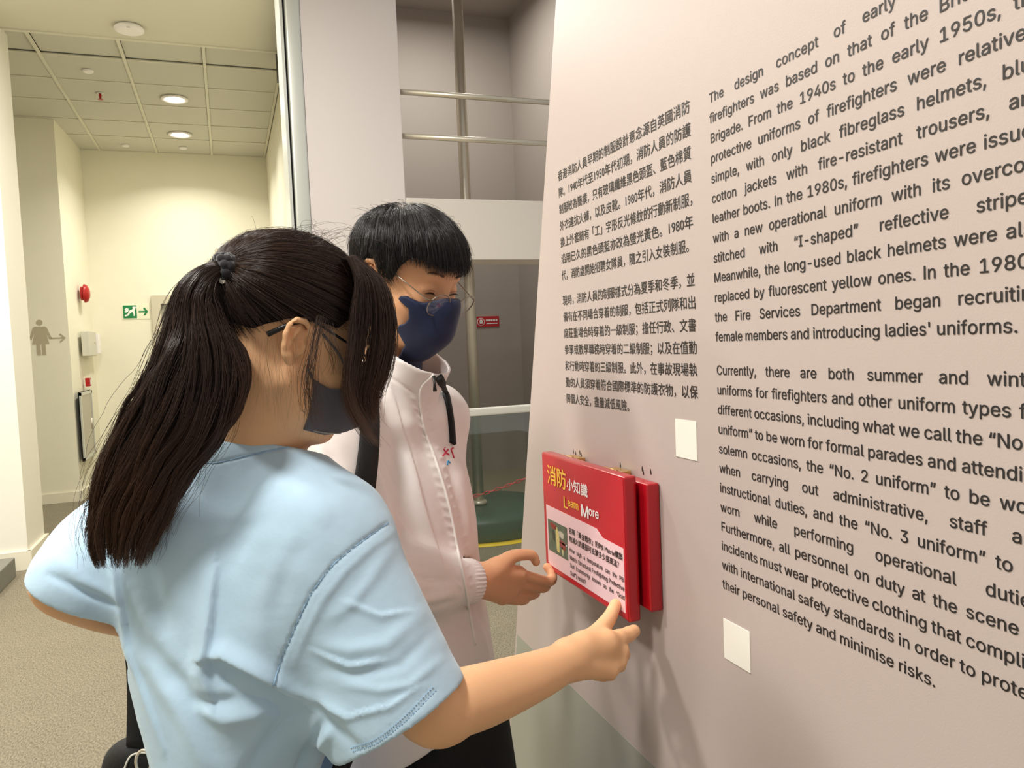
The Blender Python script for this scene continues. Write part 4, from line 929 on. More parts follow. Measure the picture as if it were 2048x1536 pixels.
# ---- hair: scalp cap, swept strands, bangs, ponytail, scrunchie
KNOT = P(455, 537, .895)
def hair_cap(name, H, rad, poly, m, parent, extra=None, h=.0035, off=(-.006, 0, .05), side_lift=0.0):
    s = Sdf(); s.ell(H.w(*off), rad, (H.F, H.L, H.U), .02)
    if extra: extra(s)
    def f(p): q = H.loc(p); return poly_sdf(q[:, 0], q[:, 2]+np.abs(q[:, 1])*side_lift, poly)
    s._add(f, [0, 0, 0], 1e9, 'i', .006); c = H.w(0, 0, .05); V, Q = s.mesh(h, c-.17, c+.17, 2); return qmesh(name, V, Q, m, parent)
GR = A((.103, .083, .084))
hl = sag(Hg, [(560, 640), (600, 632), (640, 640), (668, 655), (690, 668)], -.070)
GP = [(-.2, -.02), (-.115, -.055), (-.085, -.050), (-.062, -.030)]+sag(Hg, [(497, 706), (506, 676), (530, 652), (575, 640), (612, 636), (650, 650), (676, 662), (700, 640)], -.070)+[(.075, .062), (.20, .072), (.25, .3), (-.25, .3)]
hair_cap('hair_cap', Hg, GR-.003, GP, HCORE, girl, lambda s: s.cone(Hg.w(-.05, 0, .065), KNOT, .030, .010, .03))
K0 = Hg.loc(KNOT)-A((-.006, 0, .05)); kd = nrm(K0/GR); C0 = Hg.w(-.006, 0, .05)
def on_ell(dirs, rad, lift): return C0+((dirs*(rad+lift[:, None]))[:, :, None]*np.stack([Hg.F, Hg.L, Hg.U])[None]).sum(1)
st_ = []; n = 0
D0 = rng.normal(size=(60000, 3)); D0 /= np.linalg.norm(D0, axis=1)[:, None]; D0 = D0[(D0[:, 1] < .45) | (rng.random(60000) < .3)]; Q0 = A((-.006, 0, .05))+D0*GR
D0 = D0[(poly_sdf(Q0[:, 0], Q0[:, 2], GP) < rng.choice([-.001, .002, .005], len(Q0))) & (D0@kd < .985)]
for d in D0[:11000]:
    t = np.linspace(0, 1, 16)**.9; dr = slerp(d, kd, t); lf = .001+rng.random()*.006+.0025*np.sin(t*7+rng.random()*6)*(rng.random())+.003*math.sin(d[0]*14+d[2]*23+d[1]*9); lf = lf+np.zeros(16)
    p = on_ell(dr, GR, lf); w_ = np.clip((t-.72)/.28, 0, 1)[:, None]**1.3; tgt = KNOT+RR*rng.normal()*.004+UU*rng.normal()*.006+FF*rng.normal()*.006; p = p*(1-w_)+(p*(1-w_)+tgt*w_)*w_
    p = p+rng.normal(size=3)*.0012*np.sin(t*3.1)[:, None]; st_.append(p); n += 1
for _ in range(110):   # flyaways over the crown
    a = P(rng.uniform(480, 660), rng.uniform(470, 520), rng.uniform(.90, .99)); b = a+UU*rng.uniform(.0, .035)+RR*rng.uniform(-.02, .05); c = b+RR*rng.uniform(-.01, .035)-UU*rng.uniform(0, .04)
    t = np.linspace(0, 1, 12)[:, None]; st_.append(a*(1-t)**2+2*b*t*(1-t)+c*t**2)
hairobj('swept_hair', st_, .00016, HAIRG, girl, .6)
# baby hairs at the nape
st_ = []
for _ in range(130):
    x0, y0 = rng.uniform(492, 640), 0; y0 = rng.uniform(660, 740) if x0 < 600 else rng.uniform(700, 760); h = gs.hit(x0, y0, .8, 1.1) if _ % 2 == 0 else None
    if h is None: h = P(x0, y0, .905+(abs(x0-590)/500)*.1)
    a = A(h)-FF*.002; b = a-UU*rng.uniform(.02, .04)+RR*rng.uniform(-.004, .012)-FF*.003; c = b-UU*rng.uniform(.01, .05)+RR*rng.uniform(-.016, .018)-FF*.002
    t = np.linspace(0, 1, 12)[:, None]; st_.append(a*(1-t)**2+2*b*t*(1-t)+c*t**2)
hairobj('nape_hairs', st_, .00006, HAIRG, girl, .4)
def section_strands(keys, n, npt=40, wav=.0025, ends=(.86, 1.0), clump=40, edge=1.0, core=False):
    """keys: (px, py, depth, half width px, half depth m)"""
    C_ = A([P(k[0], k[1], k[2]) for k in keys]); W_ = A([k[3]/FPX*k[2] for k in keys]); D_ = A([k[4] for k in keys]); m = len(keys)
    cs = A(smoothpoly(list(C_), 12)); ti = np.linspace(0, 1, len(cs)); ws = np.interp(ti, np.linspace(0, 1, m), W_); ds = np.interp(ti, np.linspace(0, 1, m), D_)
    ax_ = np.gradient(cs, axis=0); ax_ /= np.linalg.norm(ax_, axis=1)[:, None]; vw = nrm(P(keys[m//2][0], keys[m//2][1], 1)-CAM)
    Ad = np.cross(ax_, vw); Ad /= np.linalg.norm(Ad, axis=1)[:, None]; out = []
    cl = [(rng.uniform(-1, 1), rng.uniform(-1, 1), rng.uniform(0, 6.28), rng.uniform(.7, 1.3), rng.random()) for _ in range(clump)]
    for i in range(n):
        a = rng.uniform(0, 6.283); r = math.sqrt(rng.random())*edge; u, v = r*math.cos(a), r*math.sin(a); cu, cv_, ph, fr_, cle = min(cl, key=lambda c: (c[0]-u)**2+(c[1]-v)**2)
        te = min(1.0, ends[0]+(ends[1]-ends[0])*(cle*.75+.25*rng.random())-max(0, rng.normal())*.05); t = np.linspace(0, te, npt); k = np.clip(t*1.2-.15, 0, .55)*rng.uniform(.3, 1); k = np.minimum(.93, k+.55*np.clip((t/te-.68)/.32, 0, 1)); uu, vv = u*(1-k)+cu*k, v*(1-k)+cv_*k
        c = np.stack([np.interp(t, ti, cs[:, j]) for j in range(3)], 1); w_ = np.interp(t, ti, ws); d_ = np.interp(t, ti, ds); ad = np.stack([np.interp(t, ti, Ad[:, j]) for j in range(3)], 1)
        wv = wav*np.sin(t*14*fr_+ph)*np.clip(t*2, 0, 1)+wav*.5*np.sin(t*rng.uniform(25, 50)+rng.uniform(0, 6.28))*t
        out.append(c+ad*(uu*w_+wv)[:, None]+vw*(vv*d_+wv*.6)[:, None]+rng.normal(size=3)*.0006)
    return out, (cs, Ad, ws, ds, vw)
PT = [(455, 540, .893, 15, .014), (432, 543, .885, 18, .014), (408, 560, .878, 26, .020), (388, 596, .872, 36, .026), (386, 645, .868, 50, .030), (388, 700, .862, 70, .034), (378, 765, .856, 88, .036), (352, 840, .850, 95, .036), (312, 905, .848, 86, .034), (282, 965, .848, 82, .032), (258, 1025, .852, 76, .028), (243, 1085, .858, 62, .022), (240, 1135, .866, 46, .014)]
pst, (cs, Ad, ws, ds, vw) = section_strands(PT, 9000, 44, .0036, (.82, 1.02), 130)
for _ in range(700):   # loose strands outside the tail
    i = rng.integers(0, 8999); s_ = pst[i].copy(); t = np.linspace(0, 1, len(s_)); s_ += (RR*rng.normal()*.015+UU*rng.normal()*.006)*(np.sin(t*rng.uniform(2, 6)))[:, None]*t[:, None]; pst.append(s_)
hairobj('ponytail', pst, .00022, HAIRG, girl, .5)
vv_, ff_ = [], []; k_ = int(len(cs)*.90)
for i in range(k_):
    for j in range(14):
        a = 6.2832*j/14; sc = .80*(1-.75*max(0, (i/k_-.75)/.25)**2); vv_.append(cs[i]+Ad[i]*math.cos(a)*ws[i]*sc+vw*math.sin(a)*ds[i]*sc)
for i in range(k_-1):
    for j in range(14): ff_.append((i*14+j, i*14+(j+1) % 14, (i+1)*14+(j+1) % 14, (i+1)*14+j))
ff_.append(tuple(range(13, -1, -1))); ff_.append(tuple((k_-1)*14+j for j in range(14)))
adopt(girl, meshobj('ponytail_core', vv_, ff_, HCORE, None, True))
# a second, darker lock curling at the front of the tail
L2 = [(434, 552, .888, 10, .010), (418, 600, .880, 14, .014), (430, 655, .878, 20, .018), (462, 705, .878, 26, .02), (478, 755, .875, 28, .02), (460, 810, .868, 28, .018), (428, 860, .862, 24, .014), (395, 910, .856, 14, .010)]
l2, _ = section_strands(L2, 1500, 34, .002, (.8, 1.0), 14); hairobj('ponytail_lock', l2, .0002, HAIRG, girl, .4)
# bangs falling in front of the face
BL = [[(700, 514), (712, 560), (706, 620), (700, 690), (692, 750), (700, 805), (730, 860), (768, 905)], [(698, 512), (722, 560), (724, 620), (716, 690), (706, 750), (700, 800), (722, 850), (748, 890)], [(702, 512), (748, 556), (764, 620), (762, 690), (748, 750), (732, 800), (742, 838), (752, 860)], [(706, 510), (764, 560), (786, 620), (788, 680), (780, 730), (764, 780), (748, 815), (742, 835)]]
bst = []
for i in range(1700):
    u = rng.random()**.8*2.999; 
    if 1.25 < u < 1.6 and rng.random() < .75: u = rng.choice([rng.uniform(0, 1.2), rng.uniform(1.7, 2.9)])
    a, b = BL[int(u)], BL[int(u)+1]; f = u-int(u); jx, dj = rng.normal()*3.2, rng.uniform(-.014, .016); te = rng.uniform(.62, 1.0) if u > .9 else rng.uniform(.8, 1.0); pts = []
    for k in range(8):
        x = a[k][0]*(1-f)+b[k][0]*f+jx*(k/7*2.2+.3); y = a[k][1]*(1-f)+b[k][1]*f; d = .918+.022*u+dj*(k/7*.8+.2)-.012*math.sin(k/7*3.1); pts.append(P(x, y, d))
    s_ = A(smoothpoly(pts, 5)); m = max(6, int(len(s_)*te)); s_ = s_[:m]; t = np.linspace(0, 1, m); s_ = s_+(RR*.0016*rng.normal())*np.sin(t*9+rng.random()*6)[:, None]; bst.append(s_)
for _ in range(34):   # wisps before the ear
    x = rng.normal(640, 6); pts = [P(x, 640+rng.uniform(-12, 8), .885), P(x-12+rng.normal()*3, 700, .872), P(x-24+rng.normal()*5, 760, .872), P(x-18+rng.normal()*9, 820, .88), P(x-4+rng.normal()*12, 850+rng.uniform(-40, 30), .885)]; bst.append(A(smoothpoly(pts, 6)))
for _ in range(16):
    x = rng.normal(665, 8); pts = [P(x-15, 645+rng.uniform(-12, 8), .885), P(x-4+rng.normal()*3, 690, .876), P(x+6+rng.normal()*5, 720, .88), P(x+2+rng.normal()*7, 750, .885)]; bst.append(A(smoothpoly(pts, 6)))
hairobj('bangs', bst, .0002, HAIRG, girl, .35)
SCR = mat('black_scrunchie', (24, 24, 28), .85, bump=.001, bscale=120, sheen=.3)
sc_ = bmesh.new(); kc = P(452, 538, .889); kx = nrm(P(432, 541, .885)-P(462, 538, .897)); k1 = np.cross(kx, FF); k1 = nrm(k1); k2 = np.cross(kx, k1)
for off, r0 in ((-.006, .0105), (0.0, .0125), (.006, .0110)):
    pts = [kc+kx*off+(k1*math.cos(a)*1.15+k2*math.sin(a))*(r0+.0016*math.sin(a*9+off*900)) for a in np.linspace(0, 2*math.pi, 49)]
    add_tube(sc_, pts, [.0052+.0006*math.sin(i*1.3+off*500) for i in range(49)], 10, False)
o = bmobj('scrunchie', sc_, SCR); adopt(girl, o); o = cyl('metal_bead', kc-UU*.015-FF*.008, kc-UU*.015-FF*.012, .0035, M['steel'], None, n=16); adopt(girl, o)
T('girl hair')
# ---- her small black crossbody bag with strap and carabiner
bag = empty('crossbody_bag', P(290, 1580, .97), 'small black crossbody bag with flat strap and metal ring, at the girl\'s left hip', 'bag')
BF = mat('black_nylon', (20, 20, 21), .75, bump=.0006, bscale=200)
def ribbon(name, pts, wd, th, m, side=None, nrms=None):
    pts = [A(p) for p in pts]; bm = bmesh.new(); rings = []
    for i, p in enumerate(pts):
        t = nrm(pts[min(i+1, len(pts)-1)]-pts[max(i-1, 0)]); n_ = nrms[i] if nrms is not None else A(side); s_ = nrm(np.cross(t, n_)); n_ = nrm(np.cross(s_, t)); w_ = wd[i] if hasattr(wd, '__len__') else wd
        rings.append([bm.verts.new(p+s_*a*w_/2+n_*b*th/2) for a, b in ((-1, -.4), (-.92, .9), (0, 1.2), (.92, .9), (1, -.4), (1, -1), (-1, -1))])
    for i in range(len(rings)-1):
        for j in range(7): f = bm.faces.new((rings[i][j], rings[i][(j+1) % 7], rings[i+1][(j+1) % 7], rings[i+1][j])); f.smooth = True
    bm.faces.new(rings[0][::-1]); bm.faces.new(rings[-1]); return bmobj(name, bm, m)
sp_ = smoothpoly([P(420, 960, 1.10), P(330, 1100, 1.13), P(275, 1190, 1.05), P(262, 1262, .965), P(268, 1340, .94), P(270, 1410, .935), P(268, 1492, .935)], 6)
adopt(bag, ribbon('strap', sp_, .0195, .003, BF, -FF))
adopt(bag, ribbon('strap', [P(712, 1455, 1.00), P(700, 1490, .985), P(684, 1530, .975), P(660, 1600, .97), P(600, 1660, .95)], .022, .003, BF, -FF)); adopt(bag, box('slider', tuple(P(683, 1506, .978)-.004), tuple(P(683, 1506, .978)+[.012, .002, .004]), M['greyp']))
bx = Sdf(); bc = P(285, 1585, .965); bx.cone(bc-RR*.018+UU*.035, bc+RR*.02+UU*.04, .030, None, .02); bx.cone(bc-RR*.022-UU*.035, bc+RR*.025-UU*.035, .034, None, .05); bx.cone(P(262, 1505, .945), P(300, 1500, .95), .013, .011, .03)
V, Q = bx.mesh(.003, smooth=2); V = V+vnormals(V, Q)*(wnoise(V, 70, 4)*.0015)[:, None]; b_ = qmesh('pouch', V, Q, BF, bag); tr = bvh(V, Q)
adopt(bag, tube('zip', drape(tr, [(248, 1540), (262, 1512), (290, 1506), (318, 1515)], 6, .0008), .0012, M['greyp'], None, 6))
cb = P(287, 1524, .912); adopt(bag, tube('carabiner', [cb+RR*.009*math.cos(a)+UU*.014*math.sin(a) for a in np.linspace(0, 6.283, 25)], .0018, M['steel'], None, 8)); adopt(bag, tube('zip_pull', [cb-UU*.012, cb-UU*.03], .0028, M['steel'], None, 8))
adopt(bag, lathe('fur_charm', P(322, 1533, .93), [(.001, -.008), (.006, -.006), (.0085, 0), (.006, .006), (.001, .008)], mat('brown_fur', (96, 58, 36), .9, bump=.002, bscale=400)))
# ================================================================ PERSON 2: boy in the white jacket
boy = empty('person', P(820, 1500, 1.43)*[1, 1, 0], 'boy with black bowl haircut, round glasses, navy mask and white zip jacket', 'person')
Hb = Frame(P(810, 561, 1.34), -35, 25, 0, .98)
yt = math.radians(-28); BFw = nrm(cv(math.cos(yt), 0, math.sin(yt))*[1, 1, 0]); BLf = np.cross([0, 0, 1.0], BFw)
bs = Sdf(); head_sdf(bs, Hb, top=.070)
NB = P(775, 800, 1.405); S0 = P(785, 850, 1.40); bSR = S0-BLf*.145; bSL = S0+BLf*.145
NECKB = (Hb.w(-.026, 0, -.030), NB, .052, .058, .03); bs.cone(*NECKB); bs.cone(S0, bSR, .045, .042, .02); bs.cone(S0, bSL, .045, .042, .02)
bs.cone(P(780, 950, 1.41), P(790, 1200, 1.42), .10, .09, .05); bs.cone(P(790, 1200, 1.42), P(840, 1420, 1.43), .088, .085, .05)
bE = P(735, 1168, 1.20); bW = P(950, 1160, 1.362)
bs.limb([bSR, bE, P(850, 1166, 1.285), bW], [.045, .040, .038, .0268], .012)
hand_sdf(bs, P(954, 1160, 1.365), ([P(992, 1135, 1.385), P(1024, 1113, 1.405), P(1062, 1110, 1.43), P(1072, 1124, 1.437)], [.0150, .0120, .0098, .0078]), [
    ([P(1036, 1148, 1.425), P(1098, 1163, 1.478), P(1104, 1147, 1.500), P(1094, 1134, 1.508)], [.0108, .0098, .0088, .0080]),
    ([P(1034, 1168, 1.430), P(1086, 1176, 1.480), P(1092, 1166, 1.508), P(1076, 1158, 1.512)], [.0105, .0092, .0084, .0076]),
    ([P(1022, 1186, 1.425), P(1064, 1190, 1.470), P(1072, 1184, 1.495), P(1056, 1178, 1.500)], [.0100, .0088, .0080, .0072]),
    ([P(1004, 1198, 1.412), P(1044, 1202, 1.450), P(1052, 1198, 1.472), P(1038, 1192, 1.478)], [.0092, .0080, .0073, .0066])], rw=.0262)
bs.chain([bSL, P(850, 1140, 1.56), P(860, 1350, 1.52)], [.044, .038, .026], .012)
hand_sdf(bs, P(860, 1355, 1.52), ([P(868, 1380, 1.50), P(876, 1410, 1.495), P(880, 1430, 1.495)], [.013, .011, .009]), [([P(850+9*i, 1425, 1.52), P(850+9*i, 1455, 1.515), P(851+9*i, 1475, 1.505), P(852+9*i, 1490, 1.50)], [.009, .0084, .0078, .007]) for i in range(4)], rw=.022)
bh = P(865, 1500, 1.43)
for g in (-1, 1):
    a = P(872, 1480, 1.435)*[1, 1, 0]+BLf*g*.088; bs.chain([a+[0, 0, .64], a+[0, 0, .46], a+[0, 0, .09]], [.062, .05, .038], .02)
V, Q = bs.mesh(.0024, smooth=2); bbody = qmesh('body', V, Q, SKIN2, boy); btree = bvh(V, Q); T('boy body %d' % len(V))
# eyes and brows
for sd, w_ in ((-1, 1.0), (1, 1.0)):
    up = [Hb.w(.0885+.0015*math.sin(t*math.pi), sd*(.0435-.026*t), .0075+.0030*math.sin(t*math.pi)-.002*t) for t in np.linspace(0, 1, 9)]
    adopt(boy, tube('upper_lashes', up, [.0006, .0010, .0013, .0014, .0014, .0013, .0011, .0009, .0006], LASH, None, 6))
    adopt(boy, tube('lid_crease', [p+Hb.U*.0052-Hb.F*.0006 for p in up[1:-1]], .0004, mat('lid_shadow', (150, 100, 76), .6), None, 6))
bro = []
for sd in (-1, 1):
    for _ in range(170):
        t = rng.random(); f0, l0, u0 = .0935-.010*t*t, .014+.034*t, .040+.006*math.sin(t*2.2)+rng.normal()*.0013; p = Hb.w(f0+.004, sd*l0, u0); r_ = btree.find_nearest(Vector(p)); b0 = np.array(r_[0]); nn = np.array(r_[1])
        dr_ = Hb.L*sd*.8+Hb.U*(.4-.7*t); bro.append(np.stack([b0, b0+dr_*.003+nn*.0008, b0+dr_*.0065+nn*.0004]))
hairobj('eyebrows', bro, .00011, HAIRB, boy, .3)
# ---- jacket
jk = Sdf()
def jr(y, c, ra, rb, d):
    q = P(c, y, d); return q[2], q[0], q[1], ra, rb
J = [jr(*r) for r in ((850, 764, .150, .080, 1.40), (900, 770, .172, .100, 1.405), (960, 778, .182, .118, 1.41), (1040, 786, .188, .128, 1.415), (1140, 790, .190, .134, 1.42), (1220, 797, .193, .140, 1.42), (1320, 806, .198, .148, 1.425), (1430, 812, .202, .150, 1.43), (1480, 812, .196, .145, 1.43))]
J = J[::-1]; an = math.atan2(BLf[1], BLf[0]); zi = np.linspace(J[0][0], J[-1][0], 50); jj = A(J); sm_ = lambda v: np.convolve(np.pad(np.interp(zi, jj[:, 0], v), 3, 'edge'), np.ones(7)/7, 'valid')
jk.loft(zi, sm_(jj[:, 1]), sm_(jj[:, 2]), sm_(jj[:, 3]), sm_(jj[:, 4]), np.full(50, an), .05, e=2.2)
jk.cone(P(780, 812, 1.40), bSR, .060, .070, .05); jk.cone(P(780, 812, 1.40), bSL, .060, .058, .05)
jk.limb([bSR, P(690, 1030, 1.225), bE+RR*.004, P(800, 1166, 1.25), P(862, 1167, 1.295), P(922, 1164, 1.338)], [.072, .070, .068, .062, .054, .037], .03)
jk.chain([bSL, P(850, 1140, 1.56), P(860, 1340, 1.52)], [.058, .054, .042], .03)
colA, colB = P(790, 800, 1.395), P(830, 716, 1.362)
jk.cone(colA, colB+(colB-colA)*.6, .066, .067, .02)
jk.pr.append((lambda p: np.zeros(len(p)), A([0, 0, 0]), 1e9, 'shell', .006))
cpt = P(867, 743, 1.32); cbk = P(792, 688, 1.36); side_ = nrm(np.cross(cpt-cbk, BLf)); side_ = side_ if side_[2] > 0 else -side_
jk.local_cut(cpt*.5+cbk*.5+side_*.0, side_, colB+side_*.05, .16)
cw = P(925, 1164, 1.34); jk.local_cut(cw, nrm(bW-P(862, 1167, 1.295)), bW+nrm(bW-P(862, 1167, 1.295))*.02, .052)
jk.plane(P(875, 1462, 1.40), nrm(A([0, 0, -1.0])+BFw*.45))
lw = P(860, 1345, 1.52); jk.local_cut(lw, nrm(lw-P(850, 1140, 1.56)), lw-A([0, 0, .05]), .07)
V, Q = jk.mesh(.0033, smooth=2); N = vnormals(V, Q); V = V+N*(wnoise(V*[1, 1, .5], 24, 5)*.0026+wnoise(V, 62, 0)*.0010)[:, None]
JF = [('r', [(836, 790), (848, 852), (872, 922), (896, 1005), (915, 1100), (930, 1175), (950, 1290)], 9, .0035), ('g', [(741, 758), (785, 757), (831, 787)], 3, -.002), ('s', [(780, 765), (800, 860), (830, 960), (860, 1060), (890, 1150)], 14, .006), ('r', [(760, 800), (778, 900), (806, 1000), (840, 1090)], 18, -.006), ('s', [(765, 960), (790, 1030), (830, 1085), (870, 1105)], 14, .007), ('r', [(905, 860), (922, 940), (936, 1040), (946, 1130)], 12, .005), ('r', [(880, 850), (900, 930), (918, 1010), (932, 1090)], 9, -.004), ('r', [(800, 760), (815, 820), (822, 900), (835, 980)], 16, .005), ('r', [(640, 880), (670, 930), (700, 990)], 14, -.005), ('r', [(625, 870), (650, 920), (680, 980)], 12, .006), ('s', [(800, 1110), (850, 1125), (905, 1140)], 9, .004), ('r', [(810, 1150), (860, 1160), (912, 1162)], 9, -.004), ('r', [(800, 1200), (850, 1200), (905, 1188)], 9, .005), ('r', [(820, 1222), (870, 1214), (912, 1200)], 7, -.003), ('r', [(860, 1245), (900, 1260), (950, 1240)], 14, -.005), ('r', [(940, 1220), (962, 1270), (980, 1320)], 10, .005)]
for k in range(20):   # little puckers along the zip
    t = k/19; x = np.interp(t, [0, .2, .45, .75, 1], [838, 858, 886, 915, 930]); y = 800+375*t; JF += [('r', [(x-16, y-7), (x-5, y+2)], 2.6, .0022), ('r', [(x+6, y), (x+17, y-6)], 2.6, .0020)]
V = folds(V, vnormals(V, Q), JF)
JM = mat('white_nylon', (236, 230, 228), .42, bump=.0004, bscale=80, sheen=.2, spec=.45)
jacket = qmesh('jacket', V, Q, JM, boy); jtree = bvh(V, Q); T('jacket %d' % len(V))
def under(o, par): o.parent = par; o.matrix_parent_inverse = par.matrix_world.inverted(); return o
ZM = mat('white_zip', (244, 240, 236), .35); zp = drape(jtree, [(867, 748), (840, 782), (846, 850), (871, 922), (896, 1005), (915, 1100), (930, 1175), (950, 1290)], 10, .001)
under(tube('zip', zp, .0024, ZM, None, 8), jacket)
zb = P(869, 760, 1.285); under(tube('zip_pull', [P(868, 752, 1.27), P(869, 768, 1.265), P(870, 782, 1.262)], [.003, .0022, .0035], M['black'], None, 8), jacket)
# elastic cuff with ribs
ca, cb_ = P(919, 1164, 1.336), P(946, 1162, 1.358); cx_ = nrm(cb_-ca); c1 = nrm(np.cross(cx_, FF)); c2 = np.cross(cx_, c1); bm = bmesh.new(); rings = []
for i, (t, r) in enumerate(((0, .035), (.10, .0385), (.35, .0395), (.65, .0395), (.9, .0385), (1.0, .036), (1.0, .031), (.5, .030))):
    rings.append([bm.verts.new(ca+(cb_-ca)*t+(c1*math.cos(a)+c2*math.sin(a))*(r*.98+.0013*math.sin(a*34+.6*math.sin(t*9)))) for a in np.linspace(0, 2*math.pi, 170, endpoint=False)])
for i in range(len(rings)-1):
    for j in range(170): f = bm.faces.new((rings[i][j], rings[i][(j+1) % 170], rings[i+1][(j+1) % 170], rings[i+1][j])); f.smooth = True
under(bmobj('cuff', bm, JM), jacket)
# emblem strokes on the chest
RI = mat('red_print', (214, 50, 84), .5); BI = mat('blue_print', (60, 150, 210), .5)
for nm, pts, r, m_ in (('emblem', [(887, 898), (891, 905), (898, 910)], .0016, RI), ('emblem', [(896, 899), (890, 907), (885, 912)], .0016, RI), ('emblem', [(900, 926), (896, 922), (894, 930)], .0014, BI), ('emblem', [(906, 896), (902, 900), (905, 908), (907, 916)], .0018, RI), ('emblem', [(889, 895), (889.5, 896)], .0024, RI)):
    d_ = drape(jtree, pts, 5, .0004)
    if len(d_) > 1: under(tube(nm, d_, r, m_, None, 6), jacket)
# black trousers and shoes
BLT = mat('black_trousers', (14, 14, 16), .8, bump=.0005, bscale=200); BSH = mat('black_shoe', (22, 22, 24), .4)
btp = P(862, 1395, 1.43); trousers('trousers', P(872, 1480, 1.435), btp[2], BLf, BFw, BLT, boy, (.165, .135), .10, .088)
bxy = P(872, 1480, 1.435)
for g in (-1, 1): shoe(boy, [*(bxy+BLf*.088*g)[:2], 0], BFw, BSH, SOLE)
# ---- mask
def hitF(H, sdf, px, l=-.02):
    out = []
    for x, y in px:
        h = sdf.hit(x, y, 1.0, 1.6)
        if h is None or np.linalg.norm(h-H.o) > .2: out.append(sag(H, [(x, y)], l)[0])
        else: q = H.loc(h); out.append((q[0], q[2]))
    return out
BPX = [(802, 592), (815, 592), (832, 601), (852, 606), (872, 606)]
low = [(826, 652), (815, 646), (797, 652)]
BLOW = hitF(Hb, bs, [(815, 690), (797, 662), (800, 650), (816, 647), (825, 636), (820, 618), (805, 606), (798, 598)])
print('MASK', BLOW, hitF(Hb, bs, BPX))
bp_ = hitF(Hb, bs, BPX)+[(.112, .010), (.20, .005), (.20, -.16), (.03, -.16)]+BLOW
mb, V, Q = mask('face_mask', Hb, bp_, mat('navy_mask_fabric', (20, 34, 70), .62, bump=.0002, bscale=400, sheen=.08), boy, .0019, neck=NECKB); mb['label'] = 'navy blue fabric face mask'
adopt(boy, tube('ear_loop', [Hb.w(.0, -.078, .028), Hb.w(.015, -.074, .022), Hb.w(.030, -.068, .012)], .0014, mat('navy_strap', (34, 54, 100), .6)))
WIRE = mat('thin_metal_wire', (150, 142, 132), .25, .9)
glasses(boy, Hb, WIRE, .0012, .0222, .116, .0345, -.002, .002, (-.018, .010), .30, .0010, label='thin round wire glasses', ovl=.95)
# ---- hair
BR = A((.104, .087, .082))*.98; bo = A((-.004, 0, .044)); CB = Hb.w(*bo)
BPH = [(-.2, -.03), (-.10, -.045), (-.07, -.035), (-.045, -.02), (-.028, .012), (-.012, .040), (.0, .046), (.012, .030), (.022, .008), (.034, .006), (.040, .034), (.052, .056), (.066, .060), (.095, .056), (.22, .052), (.25, .3), (-.25, .3)]
hair_cap('hair_cap', Hb, BR-.004, BPH, mat('black_hair_underlayer', (14, 13, 14), .7, spec=.2), boy, None, .0032, tuple(bo))
kd2 = nrm(A((-.45, 0, .9))); st_ = []; n = 0; BAS = np.stack([Hb.F, Hb.L, Hb.U])
D0 = rng.normal(size=(60000, 3)); D0 /= np.linalg.norm(D0, axis=1)[:, None]; Q0 = bo+D0*BR; D0 = D0[(poly_sdf(Q0[:, 0], Q0[:, 2], BPH) < 0) & (D0@kd2 < .998) & ((D0[:, 1] < .4) | (rng.random(60000) < .4))][:11000]
for d in D0:
    q = bo+d*BR
    om = math.acos(np.clip(d@kd2, -1, 1)); ax_ = nrm(d-kd2*(d@kd2)); ln = rng.uniform(.35, .95); t = np.linspace(0, 1, 12)
    tt_ = om+t*ln; dr = np.cos(tt_)[:, None]*kd2+np.sin(tt_)[:, None]*(ax_+0); lf = .0006+rng.random()*.006+.003*np.sin(t*2.6)+.0025*math.sin(d[0]*19+d[1]*31); pq = bo+dr*(BR+lf[:, None]); 
    f_ = poly_sdf(pq[:, 0], pq[:, 2], BPH); ex = rng.uniform(.001, .011) if q[0] > .03 else rng.uniform(.0, .004); bad = np.argmax(f_ > ex) if (f_ > ex).any() else 12
    if bad < 4: continue
    pq = pq[:bad]; tn = np.linspace(0, 1, len(pq)); pw = CB+((pq-bo)[:, :, None]*BAS[None]).sum(1); st_.append(pw+(rng.normal(size=3)*.0036)*(tn**1.5)[:, None]-np.array([0, 0, .0015])*(tn**2)[:, None]); n += 1
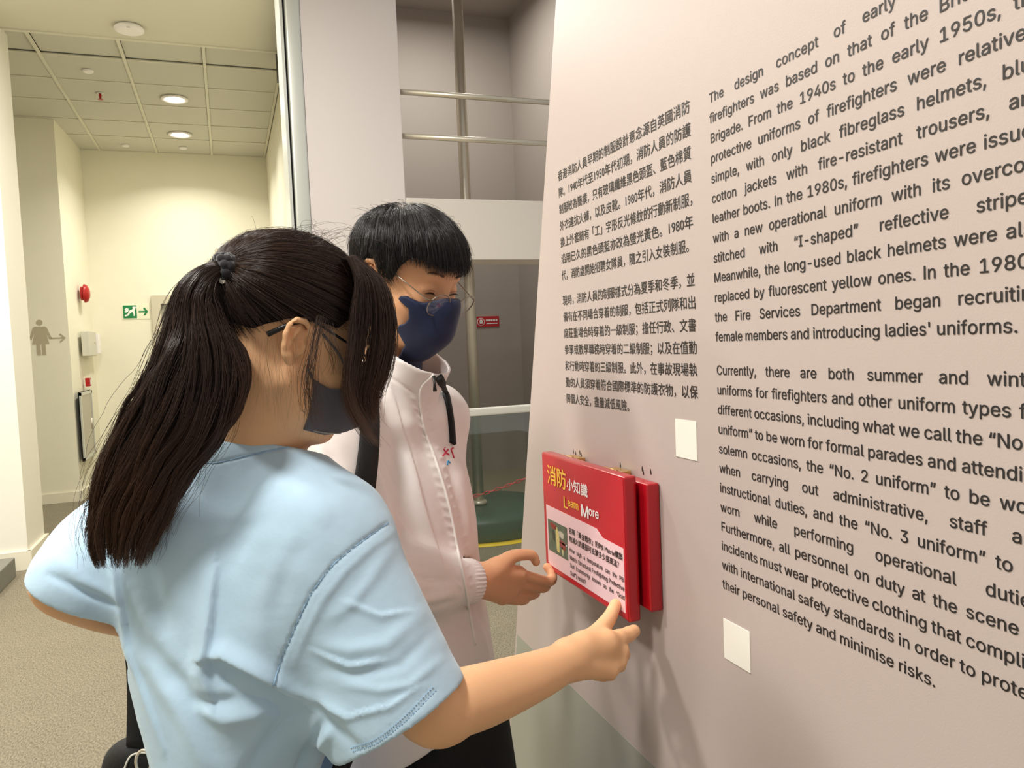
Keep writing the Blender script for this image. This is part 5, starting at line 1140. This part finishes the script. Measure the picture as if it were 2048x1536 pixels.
for _ in range(90):
    d = nrm(A((rng.uniform(-.8, .6), rng.uniform(-.9, .5), rng.uniform(.5, 1)))); a = CB+BAS.T@(d*(BR+.004)); b = a+(BAS.T@d)*rng.uniform(.004, .014)+RR*rng.uniform(-.02, .02); c = b+RR*rng.uniform(-.02, .02)-UU*rng.uniform(0, .02); t = np.linspace(0, 1, 10)[:, None]; st_.append(a*(1-t)**2+2*b*t*(1-t)+c*t**2)
hairobj('short_hair', st_, .00022, HAIRB, boy, .4); T('boy hair')
# ---- his black backpack: two straps over the jacket, the pack on his back
bpk = empty('backpack', S0-BFw*.2-A([0, 0, .25]), 'black backpack worn by the boy, straps over both shoulders of the white jacket', 'backpack')
def strap(pts, wd, n=8, lift=.004, pre=(), post=()):
    sp = smoothpoly([(*p, 0) for p in pts], n); P3, NN = [], []
    for q in sp:
        r = ray(q[0], q[1]); rn = Vector(r/np.linalg.norm(r)); h = jtree.ray_cast(Vector(CAM), rn, 4.0)
        if h[0] is not None and np.array(h[0])@FF > .5: P3.append(np.array(h[0])); NN.append(np.array(h[1]))
    P3, NN = A(P3), A(NN)
    for _ in range(4): P3[1:-1] = (P3[:-2]+P3[2:]+P3[1:-1])/3; NN[1:-1] = (NN[:-2]+NN[2:]+NN[1:-1])/3
    P3 = P3+NN*lift; pts_ = list(pre)+list(P3)+list(post); ns = [NN[0]]*len(pre)+list(NN)+[NN[-1]]*len(post); return ribbon('shoulder_strap', pts_, wd, .007, BF, None, ns)
adopt(bpk, strap([(735, 786), (738, 830), (737, 880), (733, 930), (726, 985)], .036))
adopt(bpk, strap([(876, 752), (887, 780), (896, 820), (901, 860), (903, 888)], .014, lift=.004))
bk = adopt
pb = S0-BFw*.245-A([0, 0, .22]); s = Sdf(); s.ell(pb, (.10, .155, .22), (BFw, BLf, A([0, 0, 1.0])), .03); s.ell(pb-BFw*.06-A([0, 0, .07]), (.07, .12, .11), (BFw, BLf, A([0, 0, 1.0])), .02)
V, Q = s.mesh(.008, smooth=2); qmesh('pack', V, Q, BF, bpk); T('end')
